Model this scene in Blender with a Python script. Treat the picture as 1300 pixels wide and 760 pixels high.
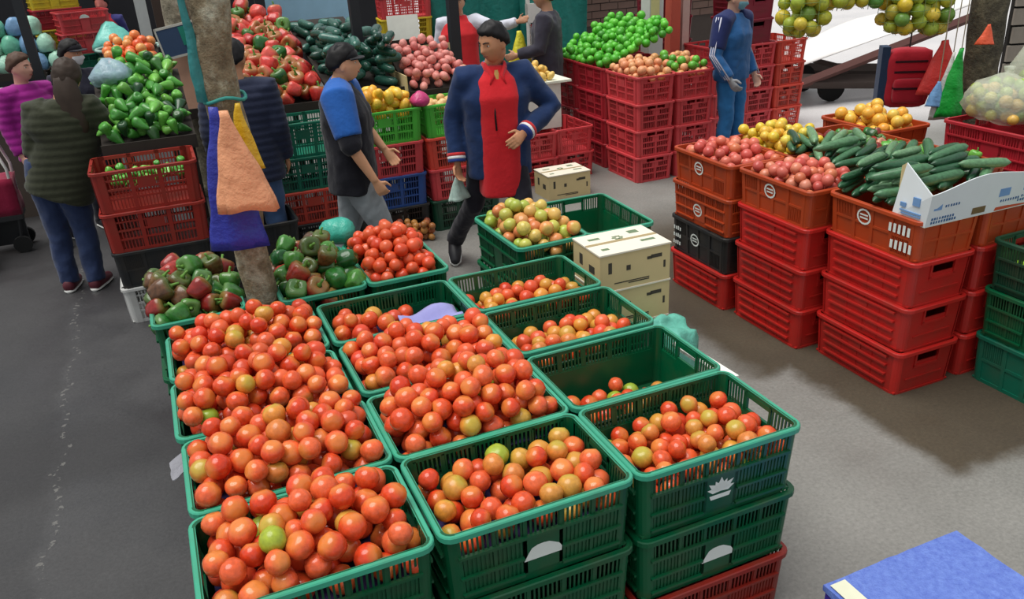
import bpy, bmesh, math, random
import numpy as np
from mathutils import Vector, Matrix, Euler, noise

for _o in list(bpy.data.objects): bpy.data.objects.remove(_o)
scene = bpy.context.scene
COL = scene.collection

# ---------------------------------------------------------------- camera, world, light, exposure
# the place is laid out on the market's own grid: x runs along the rows of crates, y away from the viewer, metres
CAM_H, F_PX, PITCH, ROLL, HEAD = 2.2927, 1057.04, 0.42411, -0.05539, 0.385
def _grid(v):
    c, s = math.cos(HEAD), math.sin(HEAD)
    return Vector((v[0]*c + v[1]*s, -v[0]*s + v[1]*c, v[2]))
cp, sp, cr, sr = math.cos(PITCH), math.sin(PITCH), math.cos(ROLL), math.sin(ROLL)
_f = Vector((0, cp, -sp)); _r0 = Vector((1, 0, 0)); _u0 = Vector((0, sp, cp))
_r = _grid(_r0*cr + _u0*sr); _u = _grid(_u0*cr - _r0*sr); _f = _grid(_f)
cam_data = bpy.data.cameras.new('camera'); cam = bpy.data.objects.new('camera', cam_data); COL.objects.link(cam)
cam_data.sensor_width = 36; cam_data.lens = F_PX/1300*36; cam_data.clip_start = .05; cam_data.clip_end = 200
cam.matrix_world = Matrix(((_r.x, _u.x, -_f.x, 0), (_r.y, _u.y, -_f.y, 0), (_r.z, _u.z, -_f.z, CAM_H), (0, 0, 0, 1)))
scene.camera = cam

world = bpy.data.worlds.new('overcast'); scene.world = world; world.use_nodes = True
bg = world.node_tree.nodes['Background']; bg.inputs[0].default_value = (.93, .97, 1, 1); bg.inputs[1].default_value = .55
sun_d = bpy.data.lights.new('sun', 'SUN'); sun = bpy.data.objects.new('sun', sun_d); COL.objects.link(sun)
sun_d.energy = 2.9; sun_d.angle = math.radians(45); sun_d.color = (1, .97, .92)
sun.rotation_euler = Euler((math.radians(-2), math.radians(-17), 0)); sun.location = (0, 0, 12)
scene.view_settings.view_transform = 'Standard'; scene.view_settings.look = 'None'
scene.view_settings.exposure = 0.12; scene.view_settings.gamma = 1; scene.view_settings.use_curve_mapping = False

# ---------------------------------------------------------------- helpers
R = random.Random(7)
PI = math.pi
def lin(c):
    o = []
    for x in c[:3]:
        x /= 255
        o.append(x/12.92 if x <= .04045 else ((x+.055)/1.055)**2.4)
    return (*o, 1)
class NT:
    def __init__(s, name):
        s.m = bpy.data.materials.new(name); s.m.use_nodes = True
        s.t = s.m.node_tree; s.b = s.t.nodes['Principled BSDF']
    def n(s, typ, **kw):
        x = s.t.nodes.new(typ)
        for k, v in kw.items():
            if k.startswith('i_'): x.inputs[k[2:].replace('_', ' ')].default_value = v
            else: setattr(x, k, v)
        return x
    def l(s, a, b): s.t.links.new(a, b)
    def noise(s, scale, coord='Object', detail=3, rough=.6):
        tc = s.n('ShaderNodeTexCoord'); nz = s.n('ShaderNodeTexNoise'); nz.inputs['Scale'].default_value = scale
        nz.inputs['Detail'].default_value = detail; nz.inputs['Roughness'].default_value = rough
        if coord == 'Position':
            g = s.n('ShaderNodeNewGeometry'); s.l(g.outputs['Position'], nz.inputs['Vector'])
        else: s.l(tc.outputs[coord], nz.inputs['Vector'])
        return nz.outputs['Fac']
    def ramp(s, fac, stops, interp='LINEAR'):
        r = s.n('ShaderNodeValToRGB'); cr_ = r.color_ramp; cr_.interpolation = interp
        while len(cr_.elements) < len(stops): cr_.elements.new(.5)
        for e, (p, c) in zip(cr_.elements, stops): e.position = p; e.color = c
        s.l(fac, r.inputs[0]); return r.outputs[0]
    def mix(s, fac, a, b, mode='MIX'):
        m = s.n('ShaderNodeMix', data_type='RGBA', blend_type=mode)
        for i, x in ((0, fac), (6, a), (7, b)):
            if hasattr(x, 'links') or hasattr(x, 'is_linked'): s.l(x, m.inputs[i])
            else: m.inputs[i].default_value = x
        return m.outputs[2]
    def math(s, op, a, b=0.0, c=None):
        m = s.n('ShaderNodeMath', operation=op)
        for i, x in enumerate((a, b) if c is None else (a, b, c)):
            if hasattr(x, 'is_linked'): s.l(x, m.inputs[i])
            else: m.inputs[i].default_value = x
        return m.outputs[0]
    def bump(s, h, strength=.3, dist=.01):
        b = s.n('ShaderNodeBump'); b.inputs['Strength'].default_value = strength; b.inputs['Distance'].default_value = dist
        s.l(h, b.inputs['Height']); s.l(b.outputs[0], s.b.inputs['Normal'])
    def set(s, **kw):
        for k, v in kw.items():
            i = s.b.inputs[k.replace('_', ' ')]
            if hasattr(v, 'is_linked'): s.l(v, i)
            else: i.default_value = v
def tint(c, k): return (min(1, c[0]*k), min(1, c[1]*k), min(1, c[2]*k), 1)
MATS = {}
def plastic(name, rgb, rough=.42, var=.25, spec=.5, dirt=.25):
    if name in MATS: return MATS[name]
    t = NT(name); c = lin(rgb)
    oi = t.n('ShaderNodeObjectInfo')
    a = t.mix(oi.outputs['Random'], tint(c, 1-var*.6), tint(c, 1+var*.6))
    nz = t.noise(9, 'Object', 4); f = t.ramp(nz, [(.42, (0, 0, 0, 1)), (.75, (1, 1, 1, 1))])
    f2 = t.math('MULTIPLY', f, dirt)
    t.set(Base_Color=t.mix(f2, a, tint(lin((95, 80, 62)), .8)), Roughness=rough, Specular_IOR_Level=spec)
    MATS[name] = t.m; return t.m
def flat(name, rgb, rough=.7, var=.12, scale=14, spec=.3, bump=0):
    if name in MATS: return MATS[name]
    t = NT(name); c = lin(rgb); nz = t.noise(scale, 'Object', 4)
    t.set(Base_Color=t.mix(nz, tint(c, 1-var), tint(c, 1+var)), Roughness=rough, Specular_IOR_Level=spec)
    if bump: t.bump(t.noise(scale*4, 'Object', 3), bump, .004)
    MATS[name] = t.m; return t.m
def fruit(name, stops, rough=.3, island=False, mottle=.18, scale=2.2, pole=None, spec=.5, bump=0):
    """skin colour picked per fruit from stops [(pos,rgb)], mottled; pole = colour near the stem end"""
    if name in MATS: return MATS[name]
    t = NT(name)
    if island: rnd = t.n('ShaderNodeNewGeometry').outputs['Random Per Island']
    else: rnd = t.n('ShaderNodeObjectInfo').outputs['Random']
    base = t.ramp(rnd, [(p, lin(c)) for p, c in stops])
    nz = t.noise(scale, 'Object', 3)
    k = t.ramp(nz, [(.3, (1-mottle,)*3+(1,)), (.7, (1+mottle,)*3+(1,))])
    c = t.mix(1.0, base, k, 'MULTIPLY')
    if pole and not island:
        tc = t.n('ShaderNodeTexCoord'); sx = t.n('ShaderNodeSeparateXYZ'); t.l(tc.outputs['Object'], sx.inputs[0])
        f = t.math('MULTIPLY', t.ramp(t.math('ADD', t.math('MULTIPLY', sx.outputs[2], .5), .5), [(.70, (0,)*3+(1,)), (.97, (1,)*3+(1,))]), pole[1])
        c = t.mix(f, c, lin(pole[0]))
    t.set(Base_Color=c, Roughness=rough, Specular_IOR_Level=spec)
    if bump: t.bump(nz, bump, .004)
    MATS[name] = t.m; return t.m
def cloth(name, rgb, rough=.85, var=.2):
    if name in MATS: return MATS[name]
    t = NT(name); c = lin(rgb); nz = t.noise(7, 'Object', 4)
    t.set(Base_Color=t.mix(nz, tint(c, 1-var), tint(c, 1+var)), Roughness=rough, Specular_IOR_Level=.2)
    try: t.set(Sheen_Weight=.15)
    except Exception: pass
    t.bump(t.noise(24, 'Object', 4), .35, .012)
    MATS[name] = t.m; return t.m
def film(name, rgb, alpha=.75, rough=.3):
    """thin crumpled plastic sheet"""
    if name in MATS: return MATS[name]
    t = NT(name); c = lin(rgb); nz = t.noise(16, 'Object', 4)
    t.set(Base_Color=t.mix(nz, tint(c, .75), tint(c, 1.25)), Roughness=rough, Specular_IOR_Level=.5, Alpha=alpha)
    t.bump(nz, .6, .02)
    MATS[name] = t.m; return t.m

class MB:
    def __init__(s): s.v = []; s.f = []
    def add(s, vs, fs):
        o = len(s.v); s.v += [tuple(v) for v in vs]; s.f += [tuple(i+o for i in q) for q in fs]; return s
    def box(s, x0, x1, y0, y1, z0, z1):
        return s.hexa([(x0,y0,z0),(x1,y0,z0),(x1,y1,z0),(x0,y1,z0),(x0,y0,z1),(x1,y0,z1),(x1,y1,z1),(x0,y1,z1)])
    def hexa(s, p):
        return s.add(p, [(3,2,1,0),(4,5,6,7),(0,1,5,4),(1,2,6,5),(2,3,7,6),(3,0,4,7)])
    def tube(s, pts, rad, seg=8, cap=True, up=(0,0,1), sq=2.0):
        """rings along pts; rad = number or (rx, ry) per point; superellipse exponent sq"""
        pts = [Vector(p) for p in pts]; n = len(pts); o = len(s.v)
        prev = None
        for i, p in enumerate(pts):
            d = (pts[min(i+1, n-1)]-pts[max(i-1, 0)]).normalized()
            if prev is None:
                a = Vector(up); a = a - d*a.dot(d)
                if a.length < 1e-3: a = Vector((0, 1, 0)); a = a - d*a.dot(d)
            else:
                a = prev - d*prev.dot(d)
            a.normalize(); prev = a; b = d.cross(a)
            r = rad[i] if hasattr(rad, '__len__') else rad
            rx, ry = r if hasattr(r, '__len__') else (r, r)
            for k in range(seg):
                t = 2*PI*k/seg; c, q = math.cos(t), math.sin(t)
                if sq != 2.0:
                    c = math.copysign(abs(c)**(2/sq), c); q = math.copysign(abs(q)**(2/sq), q)
                s.v.append(tuple(p + b*(rx*c) + a*(ry*q)))
        for i in range(n-1):
            for k in range(seg):
                k2 = (k+1) % seg
                s.f.append((o+i*seg+k, o+i*seg+k2, o+(i+1)*seg+k2, o+(i+1)*seg+k))
        if cap:
            s.f.append(tuple(o+k for k in reversed(range(seg)))); s.f.append(tuple(o+(n-1)*seg+k for k in range(seg)))
        return s
    def lathe(s, prof, seg=14, lobe=0, lobes=4, cx=0, cy=0):
        """prof [(r,z)] bottom to top, poles closed"""
        o = len(s.v); n = len(prof)
        for (r, z) in prof:
            for k in range(seg):
                t = 2*PI*k/seg; q = r*(1+lobe*math.cos(lobes*t))
                s.v.append((cx+q*math.cos(t), cy+q*math.sin(t), z))
        for i in range(n-1):
            for k in range(seg):
                k2 = (k+1) % seg
                s.f.append((o+i*seg+k, o+i*seg+k2, o+(i+1)*seg+k2, o+(i+1)*seg+k))
        s.f.append(tuple(o+k for k in reversed(range(seg)))); s.f.append(tuple(o+(n-1)*seg+k for k in range(seg)))
        return s
    def ball(s, c, r, seg=12, rings=7):
        rx, ry, rz = r if hasattr(r, '__len__') else (r, r, r)
        o = len(s.v)
        s.v.append((c[0], c[1], c[2]-rz))
        for i in range(1, rings):
            t = PI*i/rings
            for k in range(seg):
                a = 2*PI*k/seg
                s.v.append((c[0]+rx*math.sin(t)*math.cos(a), c[1]+ry*math.sin(t)*math.sin(a), c[2]-rz*math.cos(t)))
        s.v.append((c[0], c[1], c[2]+rz)); top = len(s.v)-1
        for k in range(seg):
            k2 = (k+1) % seg
            s.f.append((o, o+1+k2, o+1+k))
            for i in range(rings-2):
                a = o+1+i*seg
                s.f.append((a+k, a+k2, a+seg+k2, a+seg+k))
            a = o+1+(rings-2)*seg
            s.f.append((a+k, a+k2, top))
        return s
    def mesh(s, name, smooth=False, fix=False):
        me = bpy.data.meshes.new(name); me.from_pydata(s.v, [], s.f); me.update()
        if fix:
            bm = bmesh.new(); bm.from_mesh(me); bmesh.ops.recalc_face_normals(bm, faces=bm.faces[:]); bm.to_mesh(me); bm.free()
        if smooth: me.polygons.foreach_set('use_smooth', [True]*len(me.polygons))
        me.materials.append(None)
        return me
def obj(name, me, mat, parent=None, loc=(0,0,0), rot=(0,0,0), scale=None):
    o = bpy.data.objects.new(name, me); COL.objects.link(o)
    o.location = loc; o.rotation_euler = rot
    if scale: o.scale = scale
    if mat is not None and len(me.materials):
        if me.materials[0] is None: me.materials[0] = mat
        elif me.materials[0] != mat:
            o.material_slots[0].link = 'OBJECT'; o.material_slots[0].material = mat
    if parent: o.parent = parent
    return o
def tag(o, label, cat, group=None):
    o['label'] = label; o['category'] = cat
    if group: o['group'] = group
    return o
def thing(name, label, cat, loc=(0,0,0), rz=0, group=None):
    o = bpy.data.objects.new(name, None); COL.objects.link(o); o.empty_display_size = .1
    o.location = loc; o.rotation_euler = (0, 0, rz)
    return tag(o, label, cat, group)
def struct(name, me, mat, parent=None, loc=(0,0,0), rot=(0,0,0)):
    o = obj(name, me, mat, parent, loc, rot)
    if parent is None: o['kind'] = 'structure'
    return o
def displaced(me, amp, freq, seed=0):
    s = Vector((seed*3.7, seed*1.3, seed*2.1))
    for v in me.vertices:
        n = noise.noise_vector(v.co*freq + s); v.co = v.co + n*amp
    return me
def subdivide(me, cuts=3):
    bm = bmesh.new(); bm.from_mesh(me); bmesh.ops.subdivide_edges(bm, edges=bm.edges[:], cuts=cuts, use_grid_fill=True); bm.to_mesh(me); bm.free()
    return me
def smooth_mesh(me, it=2, f=.5):
    bm = bmesh.new(); bm.from_mesh(me)
    for _ in range(it): bmesh.ops.smooth_vert(bm, verts=bm.verts[:], factor=f, use_axis_x=True, use_axis_y=True, use_axis_z=True)
    bm.to_mesh(me); bm.free(); return me
def shade_smooth(me): me.polygons.foreach_set('use_smooth', [True]*len(me.polygons)); return me
# ---------------------------------------------------------------- crates
def rrect(L, W, r, seg=4):
    pts = []
    for cx, cy, a0 in ((L/2-r, W/2-r, 0), (-L/2+r, W/2-r, PI/2), (-L/2+r, -W/2+r, PI), (L/2-r, -W/2+r, 1.5*PI)):
        for k in range(seg+1):
            a = a0+PI/2*k/seg; pts.append((cx+r*math.cos(a), cy+r*math.sin(a)))
    return pts
def rim_mesh(L, W, H, lip=.014, hgt=.02, r=.03, wall=.006):
    m = MB(); prof = [(-wall, H-.004), (-wall, H-.001), (lip-.003, H), (lip, H-.004), (lip, H-hgt), (lip-.005, H-hgt), (0, H-.006)]
    # profile offsets outward from the wall line
    rings = []
    for off, z in prof:
        o = len(m.v); p = rrect(L+2*off, W+2*off, r+off if r+off > .004 else .004); m.v += [(x, y, z) for x, y in p]; rings.append((o, len(p)))
    n = rings[0][1]
    for i in range(len(rings)):
        a, b = rings[i][0], rings[(i+1) % len(rings)][0]
        for k in range(n): m.f.append((a+k, a+(k+1) % n, b+(k+1) % n, b+k))
    return m
class Wall:
    """a crate wall; s runs along it 0..1, t up 0..1, d outwards in metres"""
    def __init__(s, mb, b0, b1, t0, t1, H, z0=0): s.mb = mb; s.b0, s.b1, s.t0, s.t1 = map(Vector, (b0, b1, t0, t1))
    def P(s, a, t, d):
        lo = s.b0.lerp(s.b1, a); hi = s.t0.lerp(s.t1, a); p = lo.lerp(hi, t)
        e = (s.b1-s.b0).normalized(); n = Vector((e.y, -e.x, 0)); return p+n*d
    def bar(s, s0, s1, t0, t1, d0=-.004, d1=0.0):
        p = [s.P(a, t, d) for t in (t0, t1) for (a, d) in ((s0, d1), (s1, d1), (s1, d0), (s0, d0))]
        s.mb.hexa(p)
def ribs(w, s0, s1, t0, t1, n, fill=.5, d0=-.004, d1=0):
    step = (s1-s0)/n
    for i in range(n): w.bar(s0+step*(i+.5-fill/2), s0+step*(i+.5+fill/2), t0, t1, d0, d1)
def hbars(w, ts, d0=-.004, d1=.0, s0=0, s1=1):
    for a, b in ts: w.bar(s0, s1, a, b, d0, d1)
def wall_slot(w, long):
    n = 36 if long else 22
    hbars(w, [(0, .12), (.34, .37), (.62, .66), (.93, 1)], -.004, .0)
    for a, b in (((0, .38), (.62, 1)) if long else ((0, 1),)):
        hbars(w, [(.10, .135), (.34, .375)], 0, .011, a, b)
    hbars(w, [(.63, .67)], 0, .011)
    w.bar(0, 1, .10, .64, -.006, -.003)
    if long:
        for a, b in ((.02, .38), (.62, .98)):
            ribs(w, a, b, .12, .34, 14, .5); ribs(w, a, b, .37, .62, 14, .5)
        w.bar(.38, .62, .12, .62, -.003, .003)
        for a in (.0, .2, .38, .60, .8, .98): w.bar(a, a+.02, .1, .95, -.004, .003)
        ribs(w, .02, .98, .66, .93, 34, .42)
    else:
        ribs(w, .02, .98, .12, .34, 18, .5); ribs(w, .02, .98, .37, .62, 18, .5)
        ribs(w, .02, .3, .66, .93, 6, .45); ribs(w, .7, .98, .66, .93, 6, .45)
        w.bar(.3, .7, .64, .70, -.006, .004); w.bar(.3, .33, .66, .95, -.006, .004); w.bar(.67, .7, .66, .95, -.006, .004); w.bar(.3, .7, .88, .95, -.006, .004)
def wall_ridge(w, long):
    if long:
        w.bar(0, 1, 0, 1, -.006, 0)
        for t in (.17, .38, .60, .80): w.bar(.07, .93, t, t+.045, 0, .016)
        w.bar(.42, .58, .64, .80, 0, .005); w.bar(.0, 1, 0, .05, 0, .004)
        for a in (.30, .52, .72): w.bar(a, a+.012, .06, .95, 0, .003)
    else:
        hbars(w, [(0, .70), (.86, 1)], -.006, 0); w.bar(0, .28, .7, .86, -.006, 0); w.bar(.72, 1, .7, .86, -.006, 0)
        w.bar(.24, .76, .56, .62, 0, .006); w.bar(.24, .28, .6, .9, 0, .006); w.bar(.72, .76, .6, .9, 0, .006)
        w.bar(0, 1, 0, .05, 0, .004); w.bar(.1, .9, .3, .33, 0, .004)
def wall_lattice(w, long):
    cols = 3 if long else 2
    hbars(w, [(0, .08), (.30, .35), (.52, .57), (.92, 1)], -.006, .004)
    hbars(w, [(.74, .78)], -.006, .002)
    for k in range(cols+1):
        a = k/cols*(1-.05); w.bar(a, a+.05, 0, 1, -.006, .006)
    w.bar(0, .07, 0, 1, -.006, .008); w.bar(.93, 1, 0, 1, -.006, .008)
    for k in range(cols):
        a = k/cols*.95+.05; b = (k+1)/cols*.95
        if not long and k == 0: pass
        ribs(w, a, b, .08, .30, 7, .34); ribs(w, a, b, .35, .52, 7, .34); ribs(w, a, b, .57, .74, 7, .34)
        if long: ribs(w, a, b, .78, .92, 7, .34)
    if not long:
        w.bar(.07, .22, .78, .92); w.bar(.78, .93, .78, .92); w.bar(.3, .7, .74, .80, -.004, .010)
    w.bar(.4, .6, .57, .76, -.004, .004)
def wall_panel(w, long):
    """plain shallow crate wall with a frame and three recessed panels"""
    w.bar(0, 1, 0, 1, -.006, -.001); hbars(w, [(0, .07), (.93, 1), (.46, .52)], -.002, .004)
    for a in ((0, .25, .48, .72, .96) if long else (0, .30, .66, .96)): w.bar(a, a+.04, 0, 1, -.002, .005)
    if long: ribs(w, .76, .95, .1, .45, 9, .4, -.001, .004); ribs(w, .05, .24, .55, .92, 9, .4, -.001, .004)
WALLS = {'slot': wall_slot, 'ridge': wall_ridge, 'lattice': wall_lattice, 'panel': wall_panel}
CRATE = {}
def crate_meshes(style, L, W, H, taper=.012):
    key = (style, L, W, H)
    if key in CRATE: return CRATE[key]
    out = []; r = .03; b = taper; fn = WALLS[style]
    hx, hy = L/2, W/2
    def wall(sgn, long):
        m = MB()
        if long:
            y = -hy*sgn
            w = Wall(m, (-sgn*(hx-r-b), y+sgn*b, .0), (sgn*(hx-r-b), y+sgn*b, .0), (-sgn*(hx-r), y, H), (sgn*(hx-r), y, H), H)
        else:
            x = hx*sgn
            w = Wall(m, (x-sgn*b, -sgn*(hy-r-b), .0), (x-sgn*b, sgn*(hy-r-b), .0), (x, -sgn*(hy-r), H), (x, sgn*(hy-r), H), H)
        fn(w, long); return m
    out.append(('side_wall', wall(1, True).mesh('crate_side'))); out.append(('side_wall', wall(-1, True).mesh('crate_side')))
    out.append(('end_wall', wall(1, False).mesh('crate_end'))); out.append(('end_wall', wall(-1, False).mesh('crate_end')))
    # floor of the crate with the four rounded corner posts
    m = MB(); m.box(-hx+b, hx-b, -hy+b, hy-b, .004, .012)
    for sx, sy, a0 in ((1, 1, 0), (-1, 1, PI/2), (-1, -1, PI), (1, -1, 1.5*PI)):
        o = len(m.v); k_ = 4
        for z, ins in ((0, b), (H, 0)):
            for rr in (r+.003, r-.005):
                for k in range(k_+1):
                    a = a0+PI/2*k/k_; m.v.append((sx*(hx-r-ins)+rr*math.cos(a), sy*(hy-r-ins)+rr*math.sin(a), z))
        q = k_+1
        for k in range(k_):
            m.f += [(o+k, o+k+1, o+2*q+k+1, o+2*q+k), (o+q+k+1, o+q+k, o+3*q+k, o+3*q+k+1), (o+2*q+k, o+2*q+k+1, o+3*q+k+1, o+3*q+k)]
    out.append(('base', m.mesh('crate_base')))
    out.append(('rim', rim_mesh(L, W, H).mesh('crate_rim', fix=True)))
    CRATE[key] = out; return out
# printed fruit emblem, drawn on the long side (local x right, z up, facing -y)
def emblem_mesh(kind=0):
    m = MB(); rr = random.Random(kind)
    if kind == 0:      # leafy crown over a base bar
        for k in range(7):
            a = math.radians(-72+24*k); l = .034+.006*(k % 2); dx, dz = math.sin(a), math.cos(a); nx, nz = dz, -dx
            p = [(0, 0), (dx*l*.5+nx*.008, dz*l*.5+nz*.008), (dx*l, dz*l), (dx*l*.5-nx*.008, dz*l*.5-nz*.008)]
            o = len(m.v); m.v += [(x, 0, z+.004) for x, z in p]; m.f.append((o, o+3, o+2, o+1))
        o = len(m.v); m.v += [(-.022, 0, -.016), (.022, 0, -.016), (.026, 0, -.004), (-.026, 0, -.004)]; m.f.append((o, o+1, o+2, o+3))
    elif kind == 1:    # half-moon of fruit
        n = 10; o = len(m.v)
        m.v.append((0, 0, -.012))
        for k in range(n+1):
            a = PI*k/n; w = 1+.12*rr.random(); m.v.append((.05*w*math.cos(a), 0, -.012+.036*w*math.sin(a)))
        for k in range(n): m.f.append((o, o+k+1, o+k+2))
    else:              # round badge with a bar
        n = 14; o = len(m.v)
        for rad in (.03, .023):
            for k in range(n): a = 2*PI*k/n; m.v.append((rad*1.2*math.cos(a), 0, rad*math.sin(a)))
        for k in range(n): m.f.append((o+k, o+(k+1) % n, o+n+(k+1) % n, o+n+k))
        for z in (-.008, .004): o = len(m.v); m.v += [(-.02, 0, z), (.02, 0, z), (.02, 0, z+.006), (-.02, 0, z+.006)]; m.f.append((o, o+1, o+2, o+3))
    return m.mesh('crate_emblem', fix=False)
EMB = [emblem_mesh(k) for k in range(3)]
M_EMB = flat('emblem white', (222, 228, 222), .6, .1)
COLR = {'green': ((0, 86, 52), .34), 'rimshine': ((58, 156, 126), .36), 'red': ((186, 34, 30), .38), 'orange': ((178, 66, 26), .42),  # rim entry: crate green with its lit shine painted in as lighter teal
        'black': ((30, 32, 34), .45), 'white': ((205, 205, 202), .5), 'lime': ((76, 182, 62), .42), 'blue': ((30, 72, 140), .42),
        'pink': ((206, 66, 72), .45), 'coral': ((214, 72, 56), .45), 'teal': ((10, 108, 84), .42), 'maroon': ((130, 26, 46), .45),
        'yellow': ((208, 184, 40), .45), 'brick': ((150, 38, 28), .42), 'darkgreen': ((10, 66, 46), .45), 'crimson': ((176, 36, 50), .45)}
def pmat(k): return plastic('plastic '+k, *COLR[k])
def crate(label, color, loc, rz=0, style='slot', L=.6, W=.415, H=.26, rim=None, emb=None, group=None, name=None, cat='crate'):
    t = thing(name or 'plastic_crate', label, cat, loc, rz, group)
    ms = crate_meshes(style, L, W, H); m = pmat(color); rm = pmat(rim) if rim else m
    for n, me in ms: obj(n, me, rm if n == 'rim' else m, t)
    if emb is not None:
        for sgn in ((-1, 1) if emb[1] else (-1,)):
            e = obj('emblem', EMB[emb[0]], M_EMB, t, (emb[2] if len(emb) > 2 else 0, sgn*(W/2-.001), H*(emb[3] if len(emb) > 3 else .36)), (0, 0, 0 if sgn < 0 else PI))
            e.scale = ((1.6, 1.15, 1.3)[emb[0]], 1, 1.4)
            d_ = {'slot': .0042, 'panel': .0058, 'ridge': .018, 'lattice': .009}[style]; e.rotation_euler[0] = math.atan(.012/H)
            e.location.y = sgn*(W/2+d_-.012*(1-(emb[3] if len(emb) > 3 else .36)))
    return t
def stack(levels, x, y, rz=0, z0=0.0, where='', pitch=.258, L=.6, W=.415, H=.26, group=None):
    """levels: list bottom to top of (colour, style, label, extra dict)"""
    out = []; z = z0
    for c, st, lb, ex in levels:
        h = ex.get('H', H); kw = {k: v for k, v in ex.items() if k not in ('dx', 'dz', 'drz')}
        kw.setdefault('H', H); kw.setdefault('L', L); kw.setdefault('W', W); kw.setdefault('group', group)
        j = R.uniform(-.006, .006)
        out.append(crate(lb, c, (x+ex.get('dx', 0)+j, y+j*.5, z), rz+R.uniform(-.008, .008)+ex.get('drz', 0), st, **kw))
        z += h-.002
    return out

# ---------------------------------------------------------------- fruit shapes
def fruit_mesh(kind, seed=0):
    rr = random.Random(seed*31+len(kind)); m = MB()
    if kind == 'tomato':
        e = rr.uniform(.86, 1.06); pr = []
        for i in range(9):
            t = PI*(i+.35)/8.7; z = -math.cos(t)*e; r_ = math.sin(t)*(1.0 if t < PI/2 else 1.03)
            if i == 8: z -= .10
            pr.append((max(r_, .06), z))
        m.lathe(pr, 16, .018, 5)
    elif kind == 'round':
        pr = [(max(math.sin(PI*(i+.35)/7.7), .06), -math.cos(PI*(i+.35)/7.7)*.95) for i in range(8)]; m.lathe(pr, 12)
    elif kind == 'pepper':
        pr = [(.12, -1.0), (.45, -1.05), (.72, -.92), (.86, -.5), (1.0, .05), (1.04, .5), (.9, .82), (.62, .93), (.3, .84), (.1, .74)]
        m.lathe(pr, 16, .075, 4)
    elif kind == 'long':   # pointed chilli/pepper
        m.lathe([(.06, -1.7), (.3, -1.35), (.55, -.6), (.75, .1), (.8, .6), (.6, .9), (.25, .92), (.08, .85)], 12, .06, 3)
    elif kind == 'potato':
        m.ball((0, 0, 0), (1, .86, .8), 12, 8)
    elif kind == 'oval':
        m.ball((0, 0, 0), (.88, .88, 1.25), 12, 8)
    elif kind == 'cucumber':
        b = rr.uniform(-.25, .25); pts = []; rad = []
        for i in range(11):
            x = -1+2*i/10; pts.append((x*4.0, b*(x*x-.4)*2.2, .12*math.sin(x*2))); rad.append(max(.12, (1-abs(x)**5)**.5)*(1+.06*x))
        m.tube(pts, rad, 9)
    me = m.mesh(kind, True)
    if kind in ('potato', 'oval'): displaced(me, .12, 1.3, seed)
    if kind == 'tomato': displaced(me, .05, 1.0, seed)
    if kind in ('pepper', 'long'): displaced(me, .12, 1.1, seed)
    return me
FM = {}
def fm(kind, k):
    if (kind, k) not in FM: FM[(kind, k)] = fruit_mesh(kind, k)
    return FM[(kind, k)]
STEM = None
def stem_mesh():
    global STEM
    if STEM is None: STEM = MB().tube([(0, 0, .70), (.02, .03, .98), (.10, .05, 1.3), (.2, .02, 1.5)], [.32, .14, .11, .14], 7).mesh('stem', True)
    return STEM
def deposit(u0, u1, v0, v1, base, top, rad, n, seed, K=26, tight=.94, fails=14):
    """drops balls one by one to the lowest free resting place under the heap surface top(u,v)"""
    rng = np.random.default_rng(seed); P = np.zeros((0, 4)); bad = 0
    while len(P) < n and bad < fails:
        r = rng.uniform(*rad)
        cu = rng.uniform(u0+r, u1-r, K); cv = rng.uniform(v0+r, v1-r, K)
        z = np.array([base(a, b) for a, b in zip(cu, cv)])+r
        if len(P):
            d2 = (cu[:, None]-P[None, :, 0])**2+(cv[:, None]-P[None, :, 1])**2; rr = ((r+P[:, 3])*tight)[None, :]**2
            q = np.where(d2 < rr, P[None, :, 2]+np.sqrt(np.maximum(rr-d2, 0)), -9); z = np.maximum(z, q.max(1))
        tp = np.array([top(a, b) for a, b in zip(cu, cv)])
        k = int(np.argmin(z-tp))
        if z[k]+.3*r > tp[k]: bad += 1; continue
        bad = 0; P = np.vstack([P, [cu[k], cv[k], z[k], r]])
    return P
def project(P):
    d = np.asarray(P)[:, :3]-np.array([0, 0, CAM_H]); w = d@np.array(_f)
    return 650+F_PX*(d@np.array(_r))/w, 380-F_PX*(d@np.array(_u))/w, w
def visible_area(P):
    """pixels of each ball seen from the viewer's place, ball against ball"""
    x, y, w = project(P); r = P[:, 3]*F_PX/w
    Z = np.full((780, 1320), 1e9); I = np.full((780, 1320), -1)
    for i in np.argsort(w):
        x0, x1, y0, y1 = int(max(0, x[i]-r[i])), int(min(1319, x[i]+r[i]+1)), int(max(0, y[i]-r[i])), int(min(779, y[i]+r[i]+1))
        if x1 <= x0 or y1 <= y0: continue
        yy, xx = np.mgrid[y0:y1, x0:x1]; q = ((xx-x[i])**2+(yy-y[i])**2)/r[i]**2
        z = w[i]-P[i, 3]*np.sqrt(np.maximum(0, 1-q)); sl = (slice(y0, y1), slice(x0, x1))
        ok = (q < 1) & (z < Z[sl]); Z[sl][ok] = z[ok]; I[sl][ok] = i
    return np.bincount(I[I >= 0].ravel(), minlength=len(P))
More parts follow.
